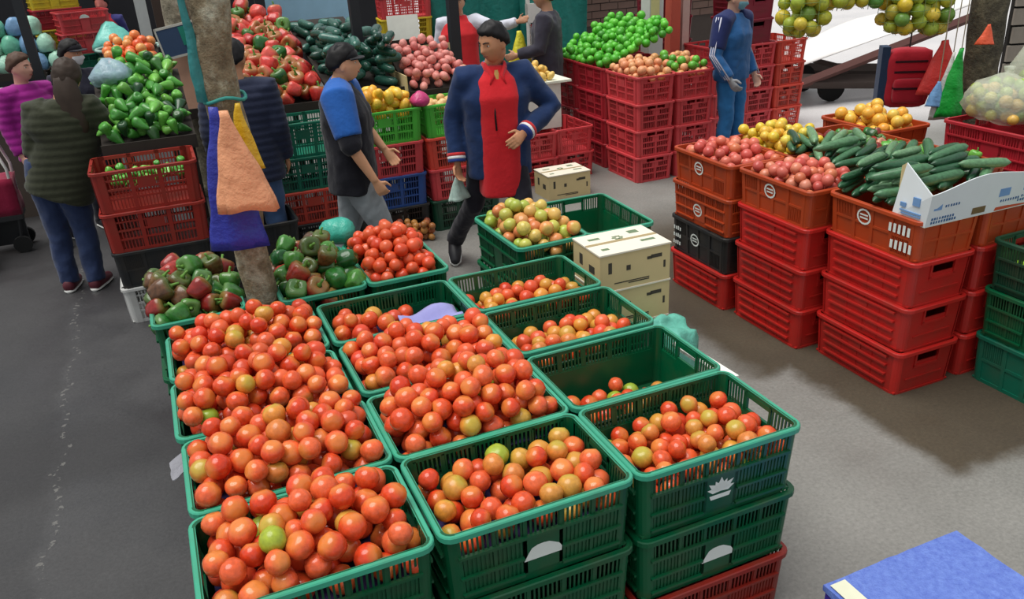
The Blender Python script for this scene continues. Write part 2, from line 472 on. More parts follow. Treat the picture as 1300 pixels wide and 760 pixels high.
def scatter(P, kind, mat, name, label, cat, group, variants=4, stem=None, seed=0, flatrot=False, sub=None, keep=None):
    if keep and len(P) > keep: P = P[np.argsort(-visible_area(P))][:keep]
    rr = random.Random(seed); out = []
    for i, (x, y, z, r) in enumerate(P):
        m_, l_ = (mat, label)
        if sub:
            for frac, mm, ll in sub:
                if rr.random() < frac: m_, l_ = mm, ll; break
        rot = (rr.gauss(0, .9), rr.gauss(0, .9), rr.uniform(0, 6.28)) if not flatrot else (rr.gauss(0, .25), rr.gauss(0, .25)+PI/2*0, rr.uniform(0, 6.28))
        o = obj(name, fm(kind, rr.randrange(variants)), m_, None, (x, y, z), rot, (r, r, r)); tag(o, l_, cat, group if l_ == label else group+', odd ones')
        if stem: obj('stem', stem_mesh(), stem, o)
        out.append(o)
    return out
def joined(P, kind, mats, name, label, cat, seed=0, variants=3, mi=None):
    """the rest of a heap as one object"""
    rr = random.Random(seed); V = []; Fc = []; o = 0
    base = []
    for k in range(variants):
        me = fm(kind, k); a = np.empty(len(me.vertices)*3); me.vertices.foreach_get('co', a); base.append((a.reshape(-1, 3), [tuple(p.vertices) for p in me.polygons]))
    pm_ = []
    for q_, (x, y, z, r) in enumerate(P):
        a, f = base[rr.randrange(variants)]
        M = np.array(Euler((rr.gauss(0, .9), rr.gauss(0, .9), rr.uniform(0, 6.28))).to_matrix())
        V.append(a@M.T*r+np.array([x, y, z])); Fc += [tuple(i+o for i in q) for q in f]; o += len(a); pm_ += [mi[q_] if mi else 0]*len(f)
    me = bpy.data.meshes.new(name); me.from_pydata(np.vstack(V).tolist(), [], Fc); me.update(); shade_smooth(me)
    for m_ in mats: me.materials.append(m_)
    me.polygons.foreach_set('material_index', pm_)
    ob = obj(name, me, None); tag(ob, label, cat); ob['kind'] = 'stuff'; return ob
# ---------------------------------------------------------------- the setting: ground and walls
def ground_material():
    t = NT('wet concrete ground'); g = t.n('ShaderNodeNewGeometry'); sx = t.n('ShaderNodeSeparateXYZ'); t.l(g.outputs['Position'], sx.inputs[0])
    u, v = sx.outputs[0], sx.outputs[1]
    wob = t.math('MULTIPLY', t.math('SUBTRACT', t.noise(3.5, 'Position', 4), .5), .22)
    uw, vw = t.math('ADD', u, wob), t.math('ADD', v, wob)
    def step(x, e, w=.06):
        r = t.n('ShaderNodeMapRange', interpolation_type='SMOOTHSTEP'); t.l(x, r.inputs[0]); r.inputs[1].default_value = e-w; r.inputs[2].default_value = e+w; return r.outputs[0]
    # dry strip under the drip edge of the right-hand stall's awning
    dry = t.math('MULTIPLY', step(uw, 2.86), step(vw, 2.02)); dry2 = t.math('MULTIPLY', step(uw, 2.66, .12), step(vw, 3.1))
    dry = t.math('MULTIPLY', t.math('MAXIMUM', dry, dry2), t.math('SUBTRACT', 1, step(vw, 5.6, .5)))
    # weaker sky light on the left painted as darker ground, paler concrete right
    left = t.math('SUBTRACT', 1, step(uw, 1.2, .9)); kerb = t.math('SUBTRACT', 1, step(uw, -.84, .03))
    street = t.math('MULTIPLY', step(u, 5.6, .8), step(v, 6.9, .6))
    fine = t.noise(60, 'Position', 5, .7); big = t.noise(1.6, 'Position', 5, .65)
    conc = t.mix(big, lin((108, 107, 103)), lin((146, 144, 139)))
    dim_left = t.mix(big, lin((46, 46, 48)), lin((78, 77, 78)))
    c = t.mix(left, conc, dim_left); c = t.mix(t.math('MULTIPLY', kerb, .45), c, lin((46, 45, 46)))
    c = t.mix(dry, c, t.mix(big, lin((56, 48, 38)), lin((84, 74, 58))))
    band = t.math('MULTIPLY', t.math('MULTIPLY', step(vw, 3.78, .12), t.math('SUBTRACT', 1, step(vw, 4.42, .2))), t.math('SUBTRACT', 1, step(uw, .2, .3)))  # soft-edged band of shade painted into the left ground colour
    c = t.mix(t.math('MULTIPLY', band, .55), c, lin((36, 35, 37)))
    fleck = t.math('MULTIPLY', t.math('LESS_THAN', t.math('ABSOLUTE', t.math('ADD', uw, .80)), .012), t.math('GREATER_THAN', t.noise(26, 'Position', 3), .56))
    c = t.mix(t.math('MULTIPLY', fleck, .3), c, lin((150, 148, 142)))
    c = t.mix(street, c, lin((206, 203, 203)))  # sunlit brightness of the street painted as a pale ground colour
    k = t.ramp(fine, [(.3, (.78, .78, .78, 1)), (.7, (1.18, 1.18, 1.18, 1))]); c = t.mix(1.0, c, k, 'MULTIPLY')
    pud = t.ramp(t.noise(1.1, 'Position', 3), [(.42, (1, 1, 1, 1)), (.60, (0, 0, 0, 1))])
    rough = t.math('ADD', t.math('MULTIPLY', pud, .28), .26); rough = t.math('ADD', rough, t.math('MULTIPLY', dry, .30)); rough = t.math('ADD', rough, t.math('MULTIPLY', fine, .12))
    t.set(Base_Color=c, Roughness=rough, Specular_IOR_Level=.45); t.bump(t.math('ADD', fine, big), .25, .006); return t.m
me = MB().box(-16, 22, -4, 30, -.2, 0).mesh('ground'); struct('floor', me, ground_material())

def brick_wall(name, x0, x1, y, z1, rgb, thick=.2, bl=.3, bh=.1, facing=-1):
    mortar = flat('mortar '+name, (70, 62, 58), .9); wob = struct(name, MB().box(x0, x1, y, y+thick, 0, z1).mesh(name), mortar)
    bm_ = flat('brick '+name, rgb, .9, .35, 3); me = MB().box(-bl/2+.006, bl/2-.006, -.012, .01, -bh/2+.006, bh/2-.006).mesh('brick')
    rows = int(z1/bh); n = 0
    for r_ in range(rows):
        z = bh*(r_+.5)
        if z < .9: continue          # the lower courses are behind the stalls
        for k in range(int((x1-x0)/bl)):
            x = x0+bl*(k+.5+(.5 if r_ % 2 else 0))
            if x+bl/2 > x1 or n >= 300: continue
            obj('brick', me, bm_, wob, (x, y+R.uniform(-.004, .004), z)); n += 1
    return wob

# ---------------------------------------------------------------- the block of tomato crates
RIM = .776
CU = {'A': .142, 'B': .771, 'C': 1.397}; RV = [3.285, 2.833, 2.385, 1.955]
DES = {('A', 0): 'the heaped crate beside the tree trunk', ('A', 1): 'the second heaped crate from the tree trunk', ('A', 2): 'the third heaped crate from the tree trunk', ('A', 3): 'the heaped crate at the front left corner',
       ('B', 0): 'the middle crate with the lilac cloth', ('B', 1): 'the middle crate in front of the lilac cloth', ('B', 2): 'the tallest heap in the middle column', ('B', 3): 'the middle crate at the front edge',
       ('C', 0): 'the crate nearest the cardboard boxes', ('C', 1): 'the half filled crate beside the teal bag', ('C', 2): 'the nearly empty crate', ('C', 3): 'the front right corner crate'}
TOM = []   # (P row, crate key, tone)
for c in 'ABC':
    for r_ in range(4):
        x, y = CU[c]+R.uniform(-.004, .004), RV[r_]+R.uniform(-.004, .004); d = DES[(c, r_)]
        low = 'brick' if (c, r_) == ('C', 3) else 'green'
        stack([(low, 'slot', f'bottom {"brick red" if low == "brick" else "green"} crate of the stack under {d}', dict(emb=(2, False))),
               ('green', 'slot', f'green crate, second of the stack under {d}', dict(rim='green', emb=((1, 2, 0)[r_ % 3], False, .0, .36))),
               ('green', 'slot', f'top green slotted crate, {d}', dict(rim='rimshine', emb=((0, 1, 2)['CBA'.index(c)], False, .0, .36)))],
              x, y, 0, 0, L=.592, W=.40, group='stacked crates of the tomato block')
def dome(x, y, edge, crown, hx=.28, hy=.19, lean=(0, 0)):
    return lambda a, b: RIM+edge+crown*(1-((a-x)/hx)**2*.9)*(1-((b-y)/hy)**2*.75)+lean[0]*(a-x)+lean[1]*(b-y)
FILL = {('A', 0): (.05, .085, .14), ('A', 1): (.06, .09, .14), ('A', 2): (.05, .085, .14), ('A', 3): (.03, .08, .14),
        ('B', 0): (-.02, .07, .13), ('B', 1): (.03, .07, .14), ('B', 2): (.05, .10, .14), ('B', 3): (-.035, .04, .10),
        ('C', 0): (-.085, .05, .10), ('C', 1): (-.08, .04, .10), ('C', 2): (-.2, .03, .03), ('C', 3): (-.075, .05, .11)}
LEAN = {('C', 0): (.05, -.12), ('C', 1): (.05, -.12), ('C', 2): (.0, -.5), ('C', 3): (.12, 0), ('B', 0): (-.30, .05), ('B', 3): (.05, .05)}
M_LINER = flat('packing paper', (60, 48, 96), .8, .3, 30)
for key, (edge, crown, deep) in FILL.items():
    c, r_ = key; x, y = CU[c], RV[r_]; top = dome(x, y, edge, crown, lean=LEAN.get(key, (0, 0)))
    zb = RIM+edge-deep if key != ('C', 2) else RIM-.26+.03
    if key == ('C', 2): top = lambda a, b: .685-.35*abs(a-1.40) if b < 2.50 else .5
    big = c in 'AB'; rad = (.033, .040) if big else (.029, .036)
    hx, hy = .285, .188
    if edge > 0: hx, hy = .30, .205
    P = deposit(x-hx, x+hx, y-hy, y+hy, lambda a, b: zb, top, rad, {('C', 2): 26, ('B', 3): 62, ('B', 0): 30}.get(key, 110), 11+r_+10*'ABC'.index(c))
    for p in P:
        q = R.random(); pale = c == 'C' or key == ('B', 3)
        tone = 'green' if q < (.03 if pale else .008) else 'turning' if q < (.33 if pale else .08) else 'ripe'
        
        TOM.append((p, key, tone))
    if key != ('C', 2):
        lm = subdivide(MB().box(-.27, .27, -.178, .178, -.004, 0).mesh('paper_liner'), 5); displaced(lm, .006, 9, r_)
        tag(obj('paper_liner', lm, M_LINER, None, (x, y, zb-.004)), f'purple packing paper under the tomatoes in {d}' if False else f'purple packing paper under the tomatoes in {DES[key]}', 'paper')
# tomato tray and pepper trays in the row behind
TRAY = {'pep_left': (-.02, 3.88), 'pep_right': (.53, 3.86), 'tom': (.93, 3.86)}
RIPE_ = [(0, (202, 60, 30)), (.35, (214, 82, 42)), (.7, (222, 102, 58)), (1, (208, 66, 40))]
M_TOM = {'ripe': fruit('tomato ripe', RIPE_, .2, pole=((218, 150, 66), .55), mottle=.2),
         'turning': fruit('tomato turning', [(0, (214, 140, 54)), (.5, (206, 120, 58)), (1, (196, 158, 62))], .28, pole=((170, 170, 60), .7)),
         'green': fruit('tomato green', [(0, (140, 168, 44)), (.6, (166, 172, 58)), (1, (120, 180, 50))], .28)}
PALE_ = [(0, (222, 128, 76)), (.35, (226, 158, 92)), (.7, (214, 186, 96)), (1, (186, 196, 84))]; PINK_ = [(0, (196, 80, 72)), (.4, (214, 108, 92)), (.75, (208, 116, 74)), (1, (222, 142, 118))]
M_TOM['pale'] = fruit('tomato pale', PALE_, .28, pole=((190, 196, 90), .6)); M_TOM['palegreen'] = fruit('tomato pale green', [(0, (158, 180, 62)), (1, (178, 190, 80))], .28); M_TOM['pink'] = fruit('tomato pink', PINK_, .3, pole=((170, 120, 90), .5))
M_TOMI = {'ripe': fruit('heap ripe', RIPE_, .28, island=True), 'turning': fruit('heap turning', [(0, (214, 140, 54)), (1, (196, 150, 62))], .28, island=True), 'green': fruit('heap green', [(0, (140, 168, 44)), (1, (150, 172, 58))], .28, island=True),
          'pale': fruit('heap pale', PALE_, .28, island=True), 'palegreen': fruit('heap pale green', [(0, (158, 180, 62)), (1, (178, 190, 80))], .28, island=True), 'pink': fruit('heap pink', PINK_, .3, island=True)}
tx, ty = TRAY['tom']
P = deposit(tx-.19, tx+.19, ty-.28, ty+.28, lambda a, b: .74, lambda a, b: .82+.13*(1-((a-tx)/.2)**2)*(1-((b-ty-.05)/.3)**2), (.029, .035), 110, 71)
for p in P: TOM.append((p, 'tray', 'ripe'))
DES['tray'] = 'the tray beside the peppers'; DES['pale'] = 'the crate by the cardboard boxes'; DES['pinkA'] = 'the orange crate with the round badge'; DES['pinkB'] = 'the far left orange crate'
# lilac cloth in the middle back crate
cl = MB()
nx_, ny_ = 14, 10
for j in range(ny_+1):
    for i in range(nx_+1):
        a, b = i/nx_, j/ny_
        cl.v.append((-.13+.26*a, -.10+.2*b, .018*math.sin(a*7+b*3)+.014*math.sin(b*9)))
for j in range(ny_):
    for i in range(nx_): k = j*(nx_+1)+i; cl.f.append((k, k+1, k+nx_+2, k+nx_+1))
cm = cl.mesh('lilac_cloth', True); o = obj('lilac_cloth', cm, cloth('cloth lilac', (150, 150, 205)), None, (CU['B']+.14, RV[0]-.07, RIM-.055))
o.modifiers.new('thick', 'SOLIDIFY').thickness = .006; tag(o, 'crumpled lilac cloth lying in the crate behind the tallest tomato heap', 'cloth')

for k, lab in (('pep_left', 'dark green tray of peppers left of the tree trunk'), ('pep_right', 'green tray of peppers right of the tree trunk'), ('tom', 'green tray of tomatoes next to the peppers')):
    x, y = TRAY[k]
    stack([('green', 'slot', 'bottom crate under the '+lab, {}), ('green', 'slot', 'middle crate under the '+lab, {}), ('green', 'slot', lab, dict(rim='rimshine'))], x, y, PI/2, 0, L=.58, W=.375, pitch=.26, H=.267, group='stacks behind the tomato block')
M_STEM = flat('stem green', (96, 140, 60), .6)
PEP = {'g': fruit('pepper green', [(0, (30, 84, 40)), (.4, (44, 110, 44)), (.7, (70, 128, 50)), (1, (26, 66, 40))], .22, mottle=.25, pole=((120, 150, 90), .5)),
       'r': fruit('pepper red', [(0, (120, 30, 28)), (.5, (160, 50, 42)), (1, (186, 84, 66))], .25, mottle=.25, pole=((110, 130, 60), .6)),
       'b': fruit('pepper turning', [(0, (74, 56, 38)), (.5, (96, 62, 40)), (1, (120, 84, 44))], .25, mottle=.4, pole=((70, 110, 50), .7))}
for k, w, red in (('pep_left', 'left of the tree trunk', .20), ('pep_right', 'right of the tree trunk', .26)):
    x, y = TRAY[k]
    P = deposit(x-.22, x+.21, y-.29, y+.31, lambda a, b: .68, lambda a, b: .84+.15*(1-((a-x)/.24)**2)*(1-((b-y-.06)/.34)**2), (.044, .053), 60, 31+len(w), tight=.84)
    scatter(P, 'pepper', PEP['g'], 'bell_pepper', f'dark green bell pepper in the tray {w}', 'pepper', f'green peppers {w}', stem=M_STEM, seed=4+len(w), keep=40,
            sub=[(red, PEP['r'], f'reddish bell pepper in the tray {w}'), (.38, PEP['b'], f'brown-green bell pepper turning ripe in the tray {w}')])
# ---------------------------------------------------------------- pale tomatoes, limes, cardboard boxes behind the block
stack([('green', 'slot', 'bottom green crate under the pale half-ripe tomatoes', {}), ('green', 'slot', 'middle green crate under the pale half-ripe tomatoes', {}),
       ('green', 'slot', 'green crate heaped with pale half-ripe tomatoes behind the cardboard box', dict(rim='rimshine'))], 1.73, 3.975, PI/2+.03, 0, L=.59, W=.39, group='stacks behind the tomato block')
stack([('green', 'slot', 'bottom green crate under the few limes', {}), ('green', 'slot', 'middle green crate under the few limes', {}),
       ('green', 'slot', 'open green crate holding a few limes behind the cardboard box', dict(rim='rimshine'))], 2.155, 3.98, PI/2-.02, 0, L=.60, W=.39, group='stacks behind the tomato block')
P = deposit(1.54, 1.93, 3.69, 4.27, lambda a, b: .66, lambda a, b: .80+.14*(1-((a-1.73)/.24)**2)*(1-((b-3.98)/.36)**2), (.033, .039), 90, 21)
for p in P: TOM.append((p, 'pale', 'palegreen' if R.random() < .2 else 'pale'))
P = deposit(2.0, 2.3, 3.72, 3.98, lambda a, b: .53, lambda a, b: .66, (.026, .032), 18, 5)
LIME = fruit('lime', [(0, (84, 160, 50)), (.5, (110, 186, 60)), (1, (70, 140, 44))], .35)
scatter(P, 'oval', LIME, 'lime', 'green lime lying in the open crate behind the cardboard box', 'lime', 'limes in the open crate', seed=6)
M_CARD = flat('cardboard pale', (208, 188, 140), .85, .1, 6); M_CARDT = flat('cardboard top', (232, 224, 206), .85, .06, 6); M_INK = flat('box print', (70, 66, 58), .8); M_TAPE = flat('tape', (170, 150, 110), .4)
def carton(label, loc, rz, L, W, H, m=M_CARD, mt=M_CARDT, lid=True, prints=True, group=None):
    t = thing('cardboard_box', label, 'box', loc, rz, group)
    b = MB(); b.box(-L/2, L/2, -W/2, W/2, 0, H-.004); bm_ = b.mesh('box_body'); obj('body', bm_, m, t)
    if lid:
        for s in (-1, 1):
            f = MB().box(-L/2-.004, L/2+.004, .002 if s > 0 else -W/2-.004, W/2+.004 if s > 0 else -.002, H-.004, H+.004); obj('flap', f.mesh('box_flap'), mt, t, rot=(0, 0, 0))
        obj('tape', MB().box(-L/2-.001, L/2+.001, -.012, .012, H+.0042, H+.0055).mesh('tape'), M_TAPE, t)
    if prints:
        pr = MB()
        for (x, z, w, h) in ((-.36, .62, .05, .3), (-.1, .55, .06, .14), (.2, .7, .07, .08), (.30, .72, .16, .1), (.42, .45, .03, .2), (-.05, .18, .5, .03), (.05, .13, .3, .03)):
            pr.box(x*L-w*L/2, x*L+w*L/2, -W/2-.001, -W/2+.001, z*H-h*H/2, z*H+h*H/2)
        for (y, z, w, h) in ((-.2, .5, .2, .2), (.2, .6, .12, .3)):
            pr.box(-L/2-.001, -L/2+.001, y*W-w*W/2, y*W+w*W/2, z*H-h*H/2, z*H+h*H/2); pr.box(L/2-.001, L/2+.001, y*W-w*W/2, y*W+w*W/2, z*H-h*H/2, z*H+h*H/2)
        obj('print', pr.mesh('box_print'), M_INK, t)
        if lid:
            tp = MB()
            for k in range(6): a = k*1.05; tp.box(.02*math.cos(a)-.012, .02*math.cos(a)+.012, .04+.02*math.sin(a)-.006, .04+.02*math.sin(a)+.006, H+.004, H+.0052)
            for (x, y, w, h) in ((.28, .28, .14, .02), (.3, -.2, .2, .012), (-.3, .25, .16, .012), (-.34, -.28, .1, .012)): tp.box(x*L-w*L/2, x*L+w*L/2, y*W-h, y*W+h, H+.004, H+.0052)
            obj('lid_print', tp.mesh('lid_print'), flat('green print', (110, 130, 100), .8), t)
    return t
for k, lb in enumerate(('bottom', 'second lowest', 'third', 'topmost')):
    carton(f'{lb} printed cardboard carton of the stack between the tomato crates and the limes' if k < 3 else 'topmost printed cardboard carton with pale lid beside the pale tomatoes', (2.02+R.uniform(-.004, .004), 3.47, .001+.199*k), R.uniform(-.01, .01), .40, .29, .194, mt=M_CARDT, lid=True, group='stacked cardboard cartons')
def sack(name, label, cat, loc, prof, mat, amp=.03, freq=6, seed=0, seg=22, squash=(1, 1), rz=0, group=None, knot=True):
    """a crumpled bag: lathe profile pushed about by noise"""
    m = MB().lathe([(r_, z) for r_, z in prof], seg); me = m.mesh(name); subdivide(me, 1); displaced(me, amp, freq, seed); displaced(me, amp*.4, freq*2.6, seed+3)
    for v in me.vertices: v.co.x *= squash[0]; v.co.y *= squash[1]; v.co.z = max(v.co.z, prof[0][1])
    smooth_mesh(me, 1, .4); shade_smooth(me); o = obj(name, me, mat, None, loc, (0, 0, rz)); return tag(o, label, cat, group)
M_TEALBAG = film('teal bag plastic', (110, 196, 176), .82)
sack('plastic_sack', 'pale teal plastic sack standing beside the stacked cartons', 'bag', (2.07, 3.13, 0), [(.08, 0), (.14, .02), (.16, .2), (.16, .34), (.13, .41), (.10, .44), (.05, .45), (.02, .47)], M_TEALBAG, .06, 8, 3, squash=(1.1, .85))
pf = subdivide(MB().box(-.05, .0, -.06, .06, 0, .003).mesh('plastic_offcut'), 4); displaced(pf, .008, 20, 2); tag(obj('plastic_offcut', pf, film('offcut', (150, 150, 158), .8), None, (-.168, 2.60, .70), (0, -.5, 0)), 'small grey plastic offcut stuck on the left side of the tomato crates', 'plastic')
fb = MB().box(-.03, .03, -.17, .17, 0, .012); tag(obj('foam_board', fb.mesh('foam_board'), flat('foam white', (232, 230, 222), .8), None, (1.745, 2.36, .70), (0, .05, .06)), 'white foam board wedged along the right side of the tomato crates', 'board')

# ---------------------------------------------------------------- right-hand stall
def rstack(x, y, levels, **kw): return stack(levels, x, y, -PI/2, 0, L=.585, W=.39, **kw)
RD = dict(H=.243); OR = dict(H=.212)
G = 'crates of the right hand stall'
rstack(3.325, 2.925, [('red', 'ridge', 'lowest ridged red crate under the cucumbers and white carton', RD), ('red', 'ridge', 'second ridged red crate under the cucumbers and white carton', RD), ('red', 'ridge', 'third ridged red crate under the cucumbers and white carton', RD),
                      ('orange', 'panel', 'shallow orange crate holding cucumbers and the white carton', dict(H=.212, emb=(2, False, -.05, .66)))], group=G)
rstack(3.755, 2.925, [('red', 'ridge', 'lowest red crate behind the dark green stack', RD), ('red', 'ridge', 'second red crate behind the dark green stack', RD), ('red', 'ridge', 'third red crate behind the dark green stack', RD),
                      ('orange', 'panel', 'orange crate right of the white carton above the green stack', OR)], group=G)
rstack(3.225, 3.545, [('red', 'ridge', 'lowest ridged red crate under the pinkish tomatoes', RD), ('red', 'ridge', 'second ridged red crate under the pinkish tomatoes', RD), ('red', 'ridge', 'third ridged red crate under the pinkish tomatoes', RD),
                      ('orange', 'panel', 'orange crate with round badge holding pinkish tomatoes', dict(H=.212, emb=(2, False, -.02, .66)))], group=G)
rstack(3.19, 4.17, [('red', 'ridge', 'ridged red crate below the black crate', RD), ('black', 'panel', 'black crate with white print between red and orange crates', dict(H=.243, emb=(2, False, -.03, .55))),
                    ('orange', 'slot', 'slotted orange crate on the black crate', dict(H=.243, emb=(2, False, -.02, .4))), ('orange', 'panel', 'orange crate at the far left corner holding pink tomatoes', dict(H=.212, emb=(2, False, -.02, .6)))], group=G)
for (x, y, w) in ((3.65, 3.545, 'the rear cucumbers'), (3.615, 4.17, 'the yellow fruit'), (4.08, 3.4, 'the mixed peppers in front'), (4.06, 4.03, 'the mixed peppers behind the cucumbers'), (4.5, 4.3, 'the orange fruit')):
    rstack(x, y, [('red', 'ridge', f'bottom red crate under {w}', RD), ('red', 'ridge', f'second red crate under {w}', RD), ('red', 'ridge', f'third red crate under {w}', RD), ('orange', 'panel', f'orange crate holding {w}', OR)], group=G)
# white print on the black crate and the front crate
def print_strip(parent, x, z, w, h, y, n, mat=M_EMB):
    m = MB(); rr = random.Random(n)
    for k in range(n):
        a = x-w/2+w*(k+.15)/n; m.box(a, a+w*.55/n, y-.001, y+.0005, z, z+h*rr.uniform(.55, 1))
    return obj('print', m.mesh('print'), mat, parent)
for o in [o for o in bpy.data.objects if o.get('label', '').startswith(('black crate with white', 'shallow orange crate holding cuc'))]:
    if 'black' in o['label']:
        for zz in (.05, .1, .15): print_strip(o, -.22, zz, .09, .035, -.2, 4)
    else: print_strip(o, .18, .12, .14, .05, -.2, 5); print_strip(o, .2, .04, .14, .05, -.2, 5)
TR = .93
PK = fruit('pink tomato', [(0, (196, 84, 78)), (.4, (214, 116, 104)), (.75, (208, 124, 84)), (1, (222, 150, 130))], .3, pole=((170, 120, 90), .5))
for (x, y, n, w, sd) in ((3.225, 3.545, 95, 'in the orange crate with the round badge', 8), (3.19, 4.17, 90, 'in the far left orange crate', 9)):
    P = deposit(x-.185, x+.21, y-.28, y+.28, lambda a, b: TR-.10, lambda a, b: TR+.06+.09*(1-((b-y)/.36)**2), (.029, .036), n, sd)
    for p in P: TOM.append((p, 'pinkA' if sd == 8 else 'pinkB', 'pink'))
YL = fruit('yellow fruit', [(0, (226, 190, 48)), (.5, (220, 205, 84)), (.8, (226, 168, 52)), (1, (190, 196, 70))], .3)
P = deposit(3.44, 3.79, 3.9, 4.44, lambda a, b: TR-.08, lambda a, b: TR+.07+.1*(1-((b-4.17)/.36)**2), (.03, .037), 80, 14)
scatter(P, 'round', YL, 'yellow_fruit', 'round yellow fruit in the crate behind the pink tomatoes', 'fruit', 'yellow fruit', seed=2)
OF = fruit('orange fruit', [(0, (232, 150, 50)), (.5, (236, 184, 70)), (1, (226, 196, 90))], .3)
P = deposit(4.32, 4.70, 4.03, 4.57, lambda a, b: TR-.08, lambda a, b: TR+.05+.1*(1-((b-4.3)/.36)**2), (.038, .046), 40, 15)
scatter(P, 'round', OF, 'orange_fruit', 'large yellow-orange fruit in the crate below the red backpack', 'fruit', 'large yellow-orange fruit', seed=3)
# cucumbers, laid one by one
CUC = fruit('cucumber', [(0, (28, 66, 44)), (.4, (46, 92, 60)), (.75, (76, 120, 84)), (1, (112, 150, 110))], .3, mottle=.3)  # lighter stops paint pale highlights into the skin colour
def lay_cucumbers(x0, x1, y0, y1, zf, n, seed, label, group, yaw=(.2, .5), r=(.022, .028), mat=CUC, name='cucumber', asp=1.45, skip=None):
    rr = random.Random(seed); S = []
    for k in range(n):
        best = None
        for _ in range(14):
            x, y = rr.uniform(x0, x1), rr.uniform(y0, y1); a = rr.gauss(*yaw); q = rr.uniform(*r); c, s = math.cos(a), math.sin(a)
            pts = [(x+c*t*q*3.4*asp, y+s*t*q*3.4*asp) for t in (-1, -.5, 0, .5, 1)]
            z = zf(x, y)+q
            for (px, py) in pts:
                for (sx_, sy_, sz_, sq_) in S:
                    d2 = (px-sx_)**2+(py-sy_)**2; R2 = (q+sq_)**2
                    if d2 < R2: z = max(z, sz_+math.sqrt(R2-d2)*.8)
            if best is None or z < best[0]: best = (z, x, y, a, q, pts)
        z, x, y, a, q, pts = best
        if skip and any(abs(px-skip[0]) < .12 and abs(py-skip[1]) < .12 for px, py in pts): continue
        for p_ in pts: S.append((*p_, z, q))
        o = obj(name, fm('cucumber', rr.randrange(5)), mat, None, (x, y, z), (rr.uniform(-.4, .4), rr.gauss(0, .07), a), (q*asp, q, q)); tag(o, label, 'cucumber', group)
lay_cucumbers(3.24, 3.84, 2.86, 3.24, lambda a, b: TR-.01, 52, 3, 'dark green cucumber piled behind the white carton', 'cucumbers behind the carton')
lay_cucumbers(3.50, 3.88, 3.32, 3.98, lambda a, b: TR-.03, 40, 4, 'dark green cucumber heaped beside the yellow fruit', 'cucumbers beside the yellow fruit', yaw=(.6, .6))
CHI = fruit('small green pepper', [(0, (44, 110, 40)), (.5, (80, 160, 56)), (1, (110, 176, 70))], .28)
for (x, y, sd, w) in ((4.08, 3.4, 17, 'in the front mixed crate'), (4.06, 4.03, 18, 'in the rear mixed crate')):
    P = deposit(x-.2, x+.22, y-.3, y+.3, lambda a, b: TR-.07, lambda a, b: TR+.04+.07*(1-((b-y)/.36)**2), (.028, .036), 60, sd, tight=.85)
    scatter(P, 'pepper', PEP['g'], 'bell_pepper', f'dark green pepper {w} of the right stall', 'pepper', f'peppers {w}', seed=sd, stem=M_STEM, keep=36,
            sub=[(.28, PEP['r'], f'red pepper {w} of the right stall'), (.3, CHI, f'bright green pepper {w} of the right stall'), (.15, PK, f'pale red pepper {w} of the right stall')])
# white printed banana carton with its flaps up
M_WC = flat('white carton', (214, 220, 222), .75, .07, 5); M_BLUE = flat('blue print', (112, 150, 196), .75); M_BLUE2 = flat('dark blue print', (58, 96, 140), .75)
t = thing('printed_carton', 'white printed cardboard carton lying open among the cucumbers', 'box', (3.53, 2.72, TR-.02), .0)
Lc, Wc, Hc = .78, .20, .235
fr = MB(); n = 16
def wavy(x): return Hc*(.80+.09*math.cos((x+.06)*8.5)+.10*x)
for i in range(n):
    a, b = -Lc/2+Lc*i/n, -Lc/2+Lc*(i+1)/n
    fr.hexa([(a, -Wc/2, 0), (b, -Wc/2, 0), (b, -Wc/2+.006, 0), (a, -Wc/2+.006, 0), (a, -Wc/2-.02, wavy(a)), (b, -Wc/2-.02, wavy(b)), (b, -Wc/2-.014, wavy(b)), (a, -Wc/2-.014, wavy(a))])
obj('front_panel', fr.mesh('front_panel'), M_WC, t)
sd_ = MB(); sd_.hexa([(-Lc/2, -Wc/2, 0), (-Lc/2+.006, -Wc/2, 0), (-Lc/2+.006, Wc/2, 0), (-Lc/2, Wc/2, 0), (-Lc/2-.005, -Wc/2-.02, wavy(-Lc/2)), (-Lc/2+.001, -Wc/2-.02, wavy(-Lc/2)), (-Lc/2+.04, Wc/2-.02, Hc*1.12), (-Lc/2+.034, Wc/2-.02, Hc*1.12)])
obj('end_panel', sd_.mesh('end_panel'), M_WC, t)
obj('bottom_panel', MB().box(-Lc/2, Lc/2, -Wc/2, Wc/2, -.001, .004).mesh('bottom_panel'), M_CARD, t)
obj('end_flap', MB().hexa([(-Lc/2+.036, Wc/2-.02, Hc*.2), (-Lc/2+.05, Wc/2+.02, Hc*.2), (-Lc/2+.055, Wc/2+.02, Hc*.22), (-Lc/2+.04, Wc/2-.016, Hc*.22), (-Lc/2+.034, Wc/2-.02, Hc*1.12), (-Lc/2+.06, Wc/2+.03, Hc*1.0), (-Lc/2+.065, Wc/2+.03, Hc*1.0), (-Lc/2+.04, Wc/2-.016, Hc*1.12)]).mesh('end_flap'), M_CARD, t)
def on_front(items, name, mat):
    m = MB()
    for x, z, w, h in items:
        y0 = -Wc/2-.02*z/Hc/.9-.0025
        m.hexa([(x, y0, z), (x+w, y0, z), (x+w, y0+.002, z), (x, y0+.002, z), (x, y0-.02*h/Hc, z+h), (x+w, y0-.02*h/Hc, z+h), (x+w, y0+.002-.02*h/Hc, z+h), (x, y0+.002-.02*h/Hc, z+h)])
    obj(name, m.mesh(name), mat, t)
on_front([(-.36, .078, .05, .045), (.06, .075, .07, .04), (.22, .085, .06, .045)], 'blue_mark', M_BLUE)
rr = random.Random(2); let = []
